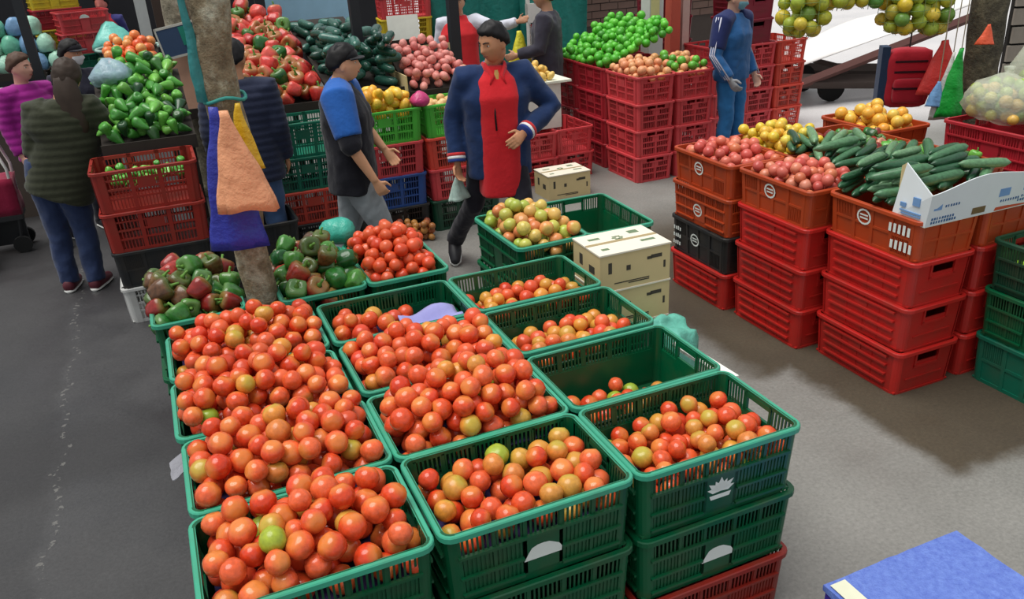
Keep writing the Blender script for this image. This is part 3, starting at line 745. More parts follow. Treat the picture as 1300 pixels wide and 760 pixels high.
for x0, n_, z in ((-.36, 9, .03), (-.36, 10, .012), (.08, 8, .045), (.22, 8, .05), (.2, 9, .03), (-.29, 6, .085)):
    for k in range(n_): let.append((x0+k*.0165, z, .010*rr.uniform(.6, 1), .012))
on_front(let, 'lettering', M_BLUE2)
on_front([(-.10, .014, .085, .032)], 'hand_hole', flat('hole brown', (110, 92, 60), .9))
em = MB()
for y0, y1, z0, z1 in ((-.06, -.02, .09, .13), (-.07, .05, .05, .056), (-.07, .04, .036, .042), (.02, .05, .07, .09)): em.box(-Lc/2-.008, -Lc/2-.001, y0, y1, z0, z1)
obj('end_print', em.mesh('end_print'), M_BLUE, t)
# dark green stack at the right edge
stack([('teal', 'panel', 'lowest dark green crate at the right edge', dict(H=.26)), ('green', 'slot', 'middle dark green crate with white emblem at the right edge', dict(H=.26, emb=(0, False, .1, .45))),
       ('darkgreen', 'slot', 'top dark green crate with limes at the right edge', dict(H=.26))], 3.815, 2.31, -PI/2, 0, L=.59, W=.40, group='dark green stack')
P = deposit(3.64, 3.98, 2.05, 2.6, lambda a, b: .60, lambda a, b: .75, (.028, .034), 34, 44)
scatter(P, 'oval', fruit('lime bright', [(0, (150, 196, 50)), (1, (120, 176, 44))], .3), 'lime', 'yellow-green lime in the dark green stack at the right edge', 'lime', 'limes in dark green stack', seed=9)
# red tray with net bags of fruit
for k in range(3): crate(f'{("bottom","second","third")[k]} red crate under the tray with net bags', 'crimson', (4.86, 3.5, .25*k), -PI/2, 'ridge', .66, .42, .252, group='crates under the net bags')
crate('crimson finely slotted tray carrying net bags of fruit', 'crimson', (4.86, 3.5, .752), -PI/2, 'slot', .70, .45, .25)
for k in range(3): crate(f'{("bottom","second","third")[k]} red crate under the rear net bag', 'crimson', (5.36, 3.6, .25*k), -PI/2, 'ridge', .66, .42, .252, group='crates under the net bags')
crate('crimson tray carrying the rear net bag', 'crimson', (5.36, 3.6, .752), -PI/2, 'slot', .70, .45, .25)
M_NET = film('net bag film', (226, 232, 214), .42, .4)
GF = fruit('bagged fruit', [(0, (196, 186, 70)), (.4, (140, 180, 70)), (.8, (214, 170, 80)), (1, (120, 170, 60))], .35)
def net_bag(x, y, z, a, b, h, seed, label):
    m = MB().lathe([(.02, 0), (.8, .02), (1.0, .3), (.95, .6), (.7, .88), (.3, 1.0), (.08, 1.08), (.1, 1.2)], 20); me = m.mesh('net_bag')
    for v in me.vertices: v.co.x *= a; v.co.y *= b; v.co.z *= h
    subdivide(me, 1); displaced(me, .025, 6, seed); displaced(me, .012, 16, seed)
    zm = min(v.co.z for v in me.vertices)
    for v in me.vertices: v.co.z = max(v.co.z-zm*.5, 0)
    shade_smooth(me); o = obj('net_bag', me, M_NET, None, (x, y, z)); tag(o, label, 'bag')
    P = deposit(x-a*.8, x+a*.8, y-b*.85, y+b*.85, lambda p, q: z+.015, lambda p, q: z+h*.95*(1-.45*((p-x)/a)**2-.45*((q-y)/b)**2), (.034, .044), 60, seed, tight=.9)
    scatter(P, 'round', GF, 'bagged_fruit', 'green-yellow fruit inside the '+label.split(' of ')[0]+' '+label.split(' of ')[1].split(' ', 1)[-1], 'fruit', 'fruit in '+label, seed=seed)
net_bag(4.85, 3.62, 1.004, .22, .25, .27, 3, 'front white net bag of fruit on the crimson tray')
net_bag(4.93, 3.26, 1.004, .22, .22, .27, 4, 'second white net bag of fruit nearest the right edge')
net_bag(5.40, 3.72, 1.004, .24, .30, .42, 5, 'rear white net bag of fruit behind the crimson tray')
# blue wrapped box at the bottom right corner
t = thing('blue_box', 'blue plastic wrapped box at the bottom right corner', 'box', (1.94, 1.22, 0))
bx_ = MB().box(-.285, .285, -.31, .31, 0, .298); bme = bx_.mesh('box_body'); subdivide(bme, 9); displaced(bme, .004, 14, 2); obj('body', bme, flat('blue wrap body', (60, 40, 150), .35, .3, 9), t)
sh = MB().box(-.292, .292, -.317, .317, .28, .304).mesh('wrap'); subdivide(sh, 12); displaced(sh, .0035, 30, 5)
mw = NT('blue film'); nz = mw.noise(40, 'Object', 5, .8); mw.set(Base_Color=mw.mix(nz, lin((40, 58, 164)), lin((128, 158, 226))), Roughness=.25); mw.bump(nz, .5, .01); obj('wrap_top', sh, mw.m, t)  # streaky highlights painted as lighter blue in the film colour
obj('label_patch', MB().box(-.28, -.22, .20, .30, .309, .3105).mesh('label_patch'), flat('pale patch', (214, 214, 190), .7), t)
# ---------------------------------------------------------------- every tomato: the 300 that show largest one by one, the rest joined
PT = np.array([t[0] for t in TOM]); area = visible_area(PT); order = np.argsort(-area); keep = set(order[:300].tolist()); rest = []
rr = random.Random(5)
TL = {'pale': 'pale orange half-ripe tomato lying in {}', 'palegreen': 'yellow-green tomato lying in {}', 'pink': 'pinkish tomato lying in {}', 'ripe': 'ripe orange-red tomato lying in {}', 'turning': 'yellowish half-ripe tomato lying in {}', 'green': 'unripe green tomato lying in {}'}
for i, (p, key, tone) in enumerate(TOM):
    if i in keep:
        d = DES[key]
        o = obj('tomato', fm('tomato', rr.randrange(5)), M_TOM[tone], None, p[:3], (rr.gauss(0, .8), rr.gauss(0, .8), rr.uniform(0, 6.28)), (p[3],)*3)
        tag(o, TL[tone].format(d), 'tomato', f'{tone} tomatoes in {d}')
    else: rest.append((p, tone))
TONES = list(M_TOMI)
joined([r_[0] for r_ in rest], 'tomato', [M_TOMI[k] for k in TONES], 'tomato_heap', 'the remaining tomatoes heaped lower and farther back in the crates', 'tomatoes', mi=[TONES.index(r_[1]) for r_ in rest])
# ---------------------------------------------------------------- tree trunks and what hangs on them
def bark(name, a, b, c):
    t = NT(name); n1 = t.noise(6, 'Object', 5, .7); n2 = t.noise(28, 'Object', 4, .7)
    col_ = t.ramp(n1, [(.3, lin(a)), (.5, lin(b)), (.68, lin(c))]); k = t.ramp(n2, [(.3, (.6, .6, .6, 1)), (.7, (1.25, 1.25, 1.25, 1))])
    t.set(Base_Color=t.mix(1.0, col_, k, 'MULTIPLY'), Roughness=.9); t.bump(t.math('ADD', n1, n2), .7, .02); return t.m
def trunk(label, x, y, r0, r1, h, mat, seed, lean=(0, 0)):
    m = MB(); n = 26; seg = 24
    m.tube([(lean[0]*i/n+.012*math.sin(i*.9+seed), lean[1]*i/n, h*i/n) for i in range(n+1)], [r0+(r1-r0)*i/n+(.05 if i == 0 else .02 if i == 1 else 0) for i in range(n+1)], seg)
    me = m.mesh('trunk', True); displaced(me, .014, 7, seed); displaced(me, .006, 22, seed+1)
    for v in me.vertices: v.co.z = max(v.co.z, -.02)
    return tag(obj('tree_trunk', me, mat, None, (x, y, 0)), label, 'tree trunk')
B1 = bark('bark lichen', (96, 80, 58), (136, 122, 96), (190, 188, 166))
trunk('slim lichen spotted tree trunk behind the tomato heap with bags tied on it', .262, 3.72, .073, .076, 2.7, B1, 2)
trunk('mottled tree trunk behind the hanging sign', .36, 8.6, .15, .13, 3.0, bark('bark pale', (84, 78, 66), (140, 132, 112), (186, 180, 160)), 4)
trunk('dark tree trunk behind the net bags', 5.85, 4.62, .13, .12, 3.2, bark('bark dark', (58, 54, 44), (84, 78, 62), (116, 108, 86)), 6)
def hanging_bag(name, label, mat, loc, w, h, d, seed, rz=0, notch=0, group=None, flare=1.0, skew=0, string=None):
    """a gathered bag: narrow tied neck widening to a folded hem; hangs down from loc"""
    m = MB(); n = 14; seg = 26; rings = []
    for i in range(n+1):
        t = i/n; ww = w*(.10+.90*t**.85*flare if t > .06 else .16-.06*t/.06)
        ring = []
        for k in range(seg):
            a = 2*PI*k/seg; f = 1+.10*math.sin(a*5+seed)*t+.05*math.sin(a*9+seed*2)*t
            ring.append((ww/2*f*math.cos(a)+skew*t, d/2*(.25+.75*t)*f*math.sin(a), -h*t-(notch*abs(math.cos(a)) if i == n else 0)))
        rings.append(ring)
    for rg in rings: m.v += rg
    for i in range(n):
        for k in range(seg): k2 = (k+1) % seg; m.f.append((i*seg+k, (i+1)*seg+k, (i+1)*seg+k2, i*seg+k2))
    m.f.append(tuple(range(seg))); me = m.mesh(name, True); displaced(me, .012, 9, seed)
    o = obj(name, me, mat, None, loc, (0, 0, rz)); s = o.modifiers.new('thick', 'SOLIDIFY'); s.thickness = .002
    if string: obj('string', MB().tube([(0, 0, -.02), (0, 0, string-loc[2])], .004, 6).mesh('string'), flat('string', (150, 140, 120), .8), o)
    return tag(o, label, 'bag', group)
ORB = film('orange bag plastic', (244, 164, 120), 1, .45); BLB = film('blue bag plastic', (48, 56, 160), 1, .4); YEB = film('yellow bag plastic', (214, 172, 30), 1, .4); TEN = film('teal strap plastic', (60, 150, 150), .7, .4)
hanging_bag('plastic_bag', 'dark blue plastic bag tied to the lichen spotted trunk', BLB, (.205, 3.62, 1.675), .25, .61, .07, 2, rz=-.3, skew=-.005)
hanging_bag('plastic_bag', 'pale orange plastic bag tied to the lichen spotted trunk', ORB, (.235, 3.545, 1.67), .24, .41, .08, 5, rz=-.35, skew=.035, notch=.02)
hanging_bag('plastic_bag', 'yellow plastic bag tied behind the orange bag', YEB, (.30, 3.60, 1.68), .13, .27, .05, 8, rz=-.4)
kn = MB().tube([(.262+.086*math.cos(a), 3.72+.086*math.sin(a), 1.69+.01*math.sin(3*a)) for a in [2*PI*k/20 for k in range(21)]], .008, 6, False)
tag(obj('twine', kn.mesh('twine', True), flat('twine teal', (60, 150, 140), .6)), 'teal twine wound around the lichen spotted trunk', 'twine')
hanging_bag('shade_netting', 'teal netting strip hanging down left of the lichen spotted trunk', TEN, (.175, 3.68, 2.45), .05, .76, .03, 11, rz=.2)
# sign on the rear trunk
t = thing('hanging_sign', 'dark slanted sign board hanging on the mottled rear trunk', 'sign', (.30, 8.38, 1.48), -.25)
obj('board', MB().box(-.17, .17, -.012, .012, -.13, .13).mesh('board'), flat('sign slate', (52, 74, 104), .6, .2, 8), t, rot=(0, -.18, 0))
obj('frame', MB().box(-.175, .175, -.016, .016, .12, .14).box(-.175, .175, -.016, .016, -.14, -.12).box(-.18, -.165, -.016, .016, -.14, .14).mesh('frame'), flat('sign frame', (190, 190, 180), .6), t, rot=(0, -.18, 0))
obj('poster', MB().box(.03, .16, -.018, -.013, -.05, .11).mesh('poster'), flat('sign green', (30, 130, 110), .6), t, rot=(0, -.18, 0))
# ---------------------------------------------------------------- left-hand stall
stack([('white', 'lattice', 'white slotted crate on the ground under the black crate', dict(H=.25, W=.40)), ('black', 'panel', 'black crate between the white and red crates', dict(H=.25, W=.42)),
       ('brick', 'lattice', 'lower red crate of the left stall', dict(H=.265, L=.61, W=.44)), ('brick', 'lattice', 'upper red crate of the left stall with green scraps inside', dict(H=.27, L=.61, W=.44))], -.165, 5.80, 0, 0, L=.58, W=.42, group='left stall crates')
stack([('black', 'panel', 'black crate right of the white crate', dict(H=.25)), ('black', 'panel', 'upper black crate below the blue bag', dict(H=.25))], .44, 5.86, 0, 0, L=.56, W=.4, group='left stall crates')
GP = fruit('green vegetables', [(0, (50, 120, 44)), (.5, (84, 160, 60)), (.85, (120, 186, 76)), (1, (40, 90, 44))], .3, mottle=.2)
P = deposit(-.4, .1, 5.64, 5.98, lambda a, b: .90, lambda a, b: .98, (.025, .034), 40, 61)
scatter(P, 'long', GP, 'green_pepper', 'green vegetable scrap in the upper red crate', 'pepper', 'greens in the upper red crate', seed=8)
def trestle(label, x0, x1, y0, y1, z0, z1, mat, name='display_table'):
    """slanted display board on four legs; z0 at the front, z1 at the back"""
    t = thing(name, label, 'table', ((x0+x1)/2, (y0+y1)/2, 0)); w, d = (x1-x0)/2, (y1-y0)/2
    obj('board', MB().hexa([(-w, -d, z0-.03), (w, -d, z0-.03), (w, d, z1-.03), (-w, d, z1-.03), (-w, -d, z0), (w, -d, z0), (w, d, z1), (-w, d, z1)]).mesh('board'), mat, t)
    obj('front_lip', MB().box(-w, w, -d-.015, -d, z0-.04, z0+.05).mesh('front_lip'), mat, t)
    for sx, sy in ((-1, -1), (1, -1), (-1, 1), (1, 1)):
        zt = z0 if sy < 0 else z1
        obj('leg', MB().box(sx*(w-.04)-.02, sx*(w-.04)+.02, sy*(d-.04)-.02, sy*(d-.04)+.02, 0, zt-.034).mesh('leg'), mat, t)
    return t
WOOD = flat('stall wood', (96, 78, 60), .85, .3, 5); DWOOD = flat('stall wood dark', (52, 46, 42), .85, .3, 5)
def slope_heap(x0, x1, y0, y1, z0, z1, r, n, seed, kind, mat, name, label, cat, group, table, extra=.0, sub=None, stem=None, tight=.9):
    trestle(table, x0, x1, y0, y1, z0, z1, DWOOD)
    base = lambda a, b: z0+(z1-z0)*(b-y0)/(y1-y0)+.004
    top = lambda a, b: base(a, b)+r[1]*2.9+extra*(1-((a-(x0+x1)/2)/((x1-x0)/2))**2)
    P = deposit(x0, x1, y0, y1, base, top, r, n, seed, tight=tight)
    return scatter(P, kind, mat, name, label, cat, group, seed=seed, sub=sub, stem=stem)
slope_heap(-.40, .20, 6.08, 7.1, 1.04, 1.40, (.040, .052), 120, 62, 'long', GP, 'green_pepper', 'bright green pepper heaped behind the red crates of the left stall', 'pepper', 'green heap of the left stall', 'dark slanted table under the green pepper heap', .06,
           sub=[(.15, fruit('dark squash', [(0, (30, 70, 40)), (1, (50, 90, 44))], .3), 'dark green pepper heaped behind the red crates of the left stall')])
ORT = fruit('far orange tomato', [(0, (222, 90, 44)), (.6, (232, 122, 66)), (1, (226, 160, 90))], .3)
slope_heap(-.40, .12, 8.6, 9.7, .92, 1.34, (.045, .055), 75, 63, 'round', ORT, 'orange_fruit', 'orange-red fruit in the distant sloping heap on the left', 'fruit', 'distant orange heap', 'dark slanted table under the distant orange fruit', .05)
tag(obj('cardboard_sheet', MB().box(-.20, .20, -.01, .01, 0, .5).mesh('cardboard_sheet'), flat('brown card', (140, 108, 90), .9), None, (.20, 8.35, .86), (-.35, 0, -.5)), 'brown cardboard sheet leaning between the orange fruit and the greens', 'cardboard')
trestle('dark table carrying the brown cardboard sheet', .02, .42, 8.12, 8.5, .86, .86, DWOOD)
sack('plastic_bag', 'clear bluish plastic bag lying on the green pepper heap', 'bag', (-.26, 6.75, 1.37), [(.02, 0), (.12, .02), (.15, .08), (.10, .15), (.03, .19)], film('clear blue bag', (170, 200, 214), .7), .03, 8, 4)
# far left: counter, cart, bags, crates and people behind
t = thing('stall_counter', 'brownish grey stall counter with pale top at the left edge', 'counter', (-1.62, 9.2, 0))
obj('body', MB().box(-.55, .5, -.5, 1.2, 0, .92).mesh('counter_body'), flat('counter brown', (88, 78, 70), .8), t); obj('top', MB().box(-.6, .54, -.54, 1.25, .92, .97).mesh('counter_top'), flat('counter top', (206, 208, 206), .6), t)
sack('plastic_bag', 'blue plastic bag on the stall counter at the left edge', 'bag', (-1.6, 9.2, .97), [(.02, 0), (.14, .02), (.16, .07), (.10, .13), (.02, .15)], film('blue film', (60, 120, 210), 1), .03, 8, 9)
t = thing('shopping_cart', 'maroon wheeled shopping bag with pale handle at the left edge', 'cart', (-1.38, 7.75, 0))
cb = MB().box(-.2, .17, -.14, .14, .32, .62).mesh('cart_bag'); subdivide(cb, 4); displaced(cb, .02, 6, 3); shade_smooth(cb); obj('bag', cb, cloth('maroon cloth', (140, 28, 60)), t)
obj('handle', MB().tube([(.15, -.12, .3), (.16, -.12, .7), (.10, -.12, .92), (.10, .12, .92), (.16, .12, .7), (.15, .12, .3)], .012, 8).mesh('handle', True), flat('handle white', (214, 214, 208), .4), t)
obj('frame', MB().tube([(.15, -.12, .34), (.12, -.12, .1)], .012, 8).tube([(.15, .12, .34), (.12, .12, .1)], .012, 8).box(-.2, .17, -.14, .14, .28, .32).box(-.2, .16, -.02, .02, .05, .3).mesh('cart_frame'), flat('cart frame', (40, 40, 42), .5), t)
for s in (-1, 1):
    w = MB().tube([(-.02, 0, 0), (.02, 0, 0)], .07, 16); obj('wheel', w.mesh('wheel'), flat('rubber', (28, 28, 28), .8), t, (.12, s*.13, .07), (0, 0, PI/2))
stack([('teal', 'slot', 'teal green crate standing on the ground at the left edge', {})], -1.78, 7.35, 0.1, 0, group=None)
tag(obj('storage_box', MB().box(-.2, .2, -.2, .2, 0, .42).box(-.21, .21, -.21, .21, .42, .46).mesh('storage_box'), flat('white carton box', (206, 204, 198), .7), None, (-2.32, 12.6, .86)), 'pale grey carton standing at the top left corner', 'box')
t = trestle('distant table under the pale grey carton', -2.9, -1.2, 12.2, 13.0, .86, .86, DWOOD)
rr = random.Random(12)
BT = [film('bottle green', (110, 190, 160), .9, .3), film('bottle blue', (120, 160, 200), .9, .3), film('bottle mint', (170, 220, 196), .9, .3)]
for j, (z, n_) in enumerate(((.0, 6), (.24, 5), (.48, 4))):
    for k in range(n_):
        sack('stuffed_bag', f'small teal plastic bag of goods in {("the bottom","the middle","the top")[j]} row at the top left', 'bag', (-2.05+.20*k+.1*j+rr.uniform(-.02, .02), 12.45+.08*j, .865+z*.9), [(.03, 0), (.10, .02), (.12, .12), (.08, .2), (.03, .24)], BT[(j+k) % 3], .02, 9, j*7+k, 12, group=f'teal bags row {j}')
post = lambda label, x, y, r, h, mat, lean=0: tag(obj('steel_post', MB().box(-r, r, -r, r, 0, h).mesh('steel_post'), mat, None, (x, y, 0), (0, lean, 0)), label, 'post')
DK = flat('dark steel', (40, 42, 46), .5)
post('leaning dark post at the top left behind the capped man', -1.16, 11.2, .05, 3.0, DK, -.02)
post('dark steel post rising through the dark squash heap', 1.69, 7.36, .04, 3.0, DK); post('dark steel post behind the man in red', 2.60, 7.45, .045, 3.0, DK)
post('pale narrow pillar behind the distant black tub', .06, 12.3, .07, 3.0, flat('pillar pale', (190, 192, 190), .7)); post('second pale pillar behind the mottled trunk', .42, 12.0, .05, 3.0, flat('pillar pale', (190, 192, 190), .7))
post('dark post left of the pale blue poster', 1.22, 9.7, .05, 3.0, DK); post('dark post behind the cardboard sheet on the left', .22, 9.95, .06, 3.2, flat('brown post', (66, 56, 50), .8))
stack([('teal', 'slot', f'{("bottom","second","third","fourth")[k]} teal crate under the distant red crates', {}) for k in range(4)]+[('pink', 'slot', 'lower bright red crate of the distant left stack', {}), ('pink', 'slot', 'upper bright red crate of the distant left stack', dict(emb=(1, False, 0, .7)))], -.68, 12.6, .25, 0, group='distant left stack')
stack([('teal', 'slot', f'{("bottom","second","third","fourth")[k]} teal crate under the distant teal bag', {}) for k in range(4)], -.28, 12.5, .25, 0, group='distant left stack')
sack('plastic_bag', 'crumpled teal plastic bag on the distant teal crates', 'bag', (-.36, 12.4, 1.03), [(.05, 0), (.26, .02), (.28, .1), (.16, .26), (.03, .36)], film('teal film', (120, 210, 196), .9), .06, 5, 7)
stack([('teal', 'slot', f'{("bottom","second","third","fourth")[k]} dark crate of the distant yellow stack', {}) for k in range(4)]+[('yellow', 'slot', 'lower yellow crate of the distant stack', {}), ('crimson', 'slot', 'crimson crate between yellow crates in the distance', {}), ('yellow', 'slot', 'upper yellow crate of the distant stack', {}), ('coral', 'slot', 'orange-red crate on top of the distant yellow crates', {})], -1.02, 13.5, .2, 0, group='distant yellow stack')
t = thing('black_tub', 'large black tub with pale rim behind the distant orange fruit', 'tub', (-.18, 11.4, .82))
obj('tub', MB().lathe([(.2, 0), (.26, .02), (.34, .3), (.35, .34), (.30, .34), (.24, .06), (.05, .05)], 20).mesh('tub'), flat('black tub', (34, 36, 34), .5), t); obj('tub_rim', MB().tube([(.36*math.cos(a), .36*math.sin(a), .34) for a in [2*PI*k/24 for k in range(25)]], .018, 6, False).mesh('tub_rim', True), flat('pale rim', (160, 190, 180), .5), t)
trestle('distant table under the black tub', -.6, .25, 11.0, 11.9, .82, .82, DWOOD)
# ---------------------------------------------------------------- middle stall behind the walking people
G = 'crates of the middle stall'
def lat(c, lb, **k): return (c, 'lattice', lb, dict(H=.26, **k))
stack([lat('black', 'black crate at the foot of the light green and red stack'), lat('blue', 'blue crate beside the boy in grey trousers'), lat('pink', 'red crate on the blue crate'), lat('lime', 'light green crate holding mangoes')], 1.565, 6.46, 0, 0, L=.585, W=.4, group=G)
stack([lat('darkgreen', 'dark green crate at the foot behind the man in red'), lat('pink', 'red crate behind the hand of the man in red'), lat('coral', 'orange-red crate behind the sleeve of the man in red'), lat('lime', 'light green crate holding pink potatoes')], 2.19, 6.46, 0, 0, L=.585, W=.4, group=G)
stack([lat('black', 'dark crate at the foot of the teal stack'), lat('coral', 'orange-red crate below the teal crates'), lat('teal', 'lower teal crate between the two young men'), lat('teal', 'upper teal crate between the two young men')], .95, 6.46, 0, 0, L=.585, W=.4, group=G)
MG = fruit('mango', [(0, (236, 180, 40)), (.5, (240, 200, 70)), (1, (230, 160, 50))], .35)
P = deposit(1.3, 1.84, 6.28, 6.66, lambda a, b: .93, lambda a, b: 1.10+.15*(1-((a-1.57)/.36)**2), (.040, .048), 60, 81, tight=.9)
scatter(P, 'oval', MG, 'mango', 'yellow mango heaped in the light green crate', 'mango', 'mangoes', seed=81)
PO = fruit('pink potato', [(0, (206, 116, 110)), (.5, (226, 150, 140)), (1, (214, 130, 120))], .5)
P1 = deposit(1.92, 2.46, 6.28, 6.66, lambda a, b: .95, lambda a, b: 1.06+.06*(1-((a-2.19)/.33)**2), (.036, .045), 26, 82, tight=.9)
scatter(P1, 'potato', fruit('pale potato', [(0, (226, 180, 120)), (1, (232, 196, 140))], .5), 'potato', 'pale yellow potato in the front light green crate', 'potato', 'pale potatoes', seed=82)
t = thing('produce_box', 'open cardboard box tilted forward full of pink potatoes', 'box', (2.2, 7.02, .0))
for nm, q in (('bottom_panel', (-.30, .30, -.3, .3, 1.00, 1.01)), ('side_panel', (-.30, -.29, -.3, .3, 1.0, 1.2)), ('side_panel', (.29, .30, -.3, .3, 1.0, 1.2)), ('back_panel', (-.30, .30, .29, .3, 1.0, 1.35))): obj(nm, MB().box(*q).mesh(nm), M_CARD, t, (0, 0, 0), (0, 0, 0))
slope_heap(1.93, 2.48, 6.74, 7.30, 1.02, 1.32, (.038, .046), 70, 83, 'potato', PO, 'potato', 'pink potato in the tilted box behind the man in red', 'potato', 'pink potatoes', 'dark table under the pink potatoes', .03)
bpy.data.objects.remove([o for o in bpy.data.objects if o.name.startswith('bottom_panel') and o.parent == t][0])
obj('foot', MB().box(-.3, .3, -.3, .3, 0, 1.0).mesh('foot'), WOOD, t) if False else None
RP = fruit('red pepper', [(0, (170, 36, 36)), (.5, (206, 62, 54)), (1, (222, 96, 84))], .25, mottle=.2, pole=((110, 130, 60), .6))
slope_heap(.42, 1.27, 6.74, 8.5, 1.04, 1.52, (.055, .068), 145, 84, 'pepper', RP, 'bell_pepper', 'red bell pepper in the big sloping heap behind the boy', 'pepper', 'red pepper heap', 'dark slanted table under the red pepper heap', .06, stem=M_STEM, sub=[(.12, PEP['g'], 'green bell pepper in the big red pepper heap')])
POB = fruit('poblano', [(0, (24, 62, 50)), (.5, (38, 84, 70)), (1, (60, 108, 96))], .25, mottle=.3)
trestle('dark slanted table under the dark green squashes', 1.32, 1.9, 6.8, 8.8, 1.06, 1.52, DWOOD)
lay_cucumbers(1.38, 1.86, 6.95, 8.75, lambda a, b: 1.06+.46*(b-6.8)/2.0, 120, 33, 'dark green squash in the heap behind the boy in the cap', 'dark green squashes', yaw=(1.2, .8), r=(.036, .046), mat=POB, name='dark_squash', asp=.75, skip=(1.69, 7.36))
tag(obj('poster', MB().box(-.52, .52, -.01, .01, -.35, .35).mesh('poster'), flat('poster blue', (150, 190, 214), .6, .18, 4), None, (1.78, 9.9, 1.72), (0, 0, -.3)), 'pale blue poster hanging above the red pepper heap', 'poster')
tag(obj('poster_rail', MB().box(-.6, .6, -.03, .03, -.03, .03).mesh('poster_rail'), DK, None, (1.78, 9.93, 2.1), (0, 0, -.3)), 'dark rail carrying the pale blue poster', 'rail')
stack([lat('teal', f'{("bottom","second","third","fourth")[k]} crate of the yellow and pink stack') for k in range(4)]+[lat('yellow', 'yellow crate below the pink crate in the background'), lat('pink', 'pink-red crate on the yellow crate in the background')], 3.05, 10.6, -.1, 0, L=.62, group='yellow and pink stack')
stack([lat('crimson', f'{("bottom","second","third","fourth")[k]} crimson crate beside the yellow and pink stack') for k in range(4)], 3.40, 9.9, -.1, 0, group='crimson background stack')
carton('beige carton beside the background crimson crates', (3.0, 9.6, .62), .1, .42, .4, .42, lid=False, prints=False); trestle('low table under the beige carton', 2.7, 3.3, 9.3, 9.95, .615, .615, DWOOD)
tag(obj('paper_sheet', MB().box(-.14, .14, -.004, .004, 0, .24).mesh('paper_sheet'), flat('paper', (214, 216, 206), .8), None, (2.16, 7.55, 1.36), (-.3, 0, -.2)), 'white sheet of paper standing behind the pink potatoes', 'paper')
trestle('narrow table under the white sheet of paper', 1.98, 2.36, 7.4, 7.8, 1.355, 1.355, DWOOD)
NETM = film('shade netting teal', (16, 120, 110), 1, .6)
for k, (x, y, rz_) in enumerate(((3.9, 10.4, -.25), (4.75, 10.2, -.3))):
    nm = MB(); N = 14
    for j in range(N+1):
        for i in range(N+1): nm.v.append((-.6+1.2*i/N, .06*math.sin(i*1.3+j*.4+k), 2.4*j/N+.02))
    for j in range(N):
        for i in range(N): q = j*(N+1)+i; nm.f.append((q, q+1, q+N+2, q+N+1))
    o = obj('shade_netting', nm.mesh('shade_netting', True), NETM, None, (x, y, 0), (0, 0, rz_)); o.modifiers.new('t', 'SOLIDIFY').thickness = .006
    tag(o, ('teal shade netting hanging behind the man in the red vest', 'teal shade netting hanging behind the dark jacketed man')[k], 'netting')
sack('plastic_bag', 'small magenta plastic bag on the edge of the light green crates', 'bag', (1.87, 6.30, 1.03), [(.02, 0), (.06, .01), (.075, .05), (.05, .1), (.01, .13)], film('magenta film', (200, 60, 120), 1), .02, 9, 5)
P = deposit(1.5, 1.86, 6.06, 6.24, lambda a, b: .002, lambda a, b: .17, (.026, .034), 36, 87)
scatter(P, 'round', fruit('onion', [(0, (150, 70, 40)), (.6, (196, 140, 70)), (1, (120, 40, 40))], .4), 'onion', 'brown onion lying on the ground before the black crate', 'onion', 'onions on the ground', seed=87)
sack('plastic_bag', 'crumpled teal plastic bag lying behind the peppers', 'bag', (.74, 4.24, .79), [(.02, 0), (.08, .01), (.10, .06), (.06, .11), (.01, .13)], film('teal film small', (60, 170, 150), .95), .03, 9, 8)
# ---------------------------------------------------------------- red stacks on the far side
def S(x, y, top, w, n=4, c='crimson', st='lattice', g='far red stacks'):
    nm = ('bottom', 'second', 'third', 'fourth', 'fifth', 'sixth')
    stack([(c, st, f'{nm[k] if k < n-1 else "topmost"} red crate of the stack {w}', dict(H=.246)) for k in range(n)], x, y, -PI/2, 0, L=.585, W=.39, group=g)
S(4.175, 6.83, 1, 'under the peach coloured fruit, at the corner', c='pink'); S(4.60, 6.83, 1, 'under the peach coloured fruit, next to the masked man', c='pink')
S(4.18, 7.46, 1, 'under the near limes'); S(4.20, 8.09, 1, 'under the far limes'); S(4.62, 7.46, 1, 'behind the peach coloured fruit'); S(4.62, 8.09, 1, 'in front of the brick wall')
S(3.60, 7.34, 1, 'beside the small carton behind the man in red', 2, 'pink'); S(3.20, 7.30, 1, 'behind the man in red', 2, 'pink')
PE = fruit('peach fruit', [(0, (222, 140, 96)), (.5, (230, 168, 120)), (1, (206, 150, 90))], .4)
P = deposit(3.99, 4.38, 6.55, 7.12, lambda a, b: .90, lambda a, b: 1.02+.14*(1-((a-4.18)/.25)**2)*(1-((b-6.9)/.4)**2), (.034, .044), 70, 91)
scatter(P, 'round', PE, 'peach', 'peach coloured fruit heaped on the corner red stack', 'fruit', 'peach heap', seed=91)
P = deposit(4.42, 4.80, 6.55, 7.12, lambda a, b: .90, lambda a, b: 1.02+.12*(1-((b-6.9)/.4)**2), (.034, .044), 60, 92)
scatter(P, 'round', PE, 'peach', 'peach coloured fruit heaped beside the masked man', 'fruit', 'second peach heap', seed=92, sub=[(.35, LIME, 'green fruit among the peach coloured heap beside the masked man')])
LG = fruit('lime heap', [(0, (70, 170, 40)), (.5, (104, 200, 60)), (1, (60, 140, 40))], .4)
P = deposit(4.0, 4.80, 7.18, 8.36, lambda a, b: .95+.42*max(0, a-4.1), lambda a, b: 1.08+.45*max(0, a-4.1)+.04, (.036, .046), 190, 93, fails=30)
scatter(P, 'round', LG, 'lime', 'bright green lime in the big heap by the brick wall', 'lime', 'big lime heap', seed=93)
t = carton('small pale carton with black band in front of the red crates', (3.26, 6.66, 0), 0, .42, .30, .22)
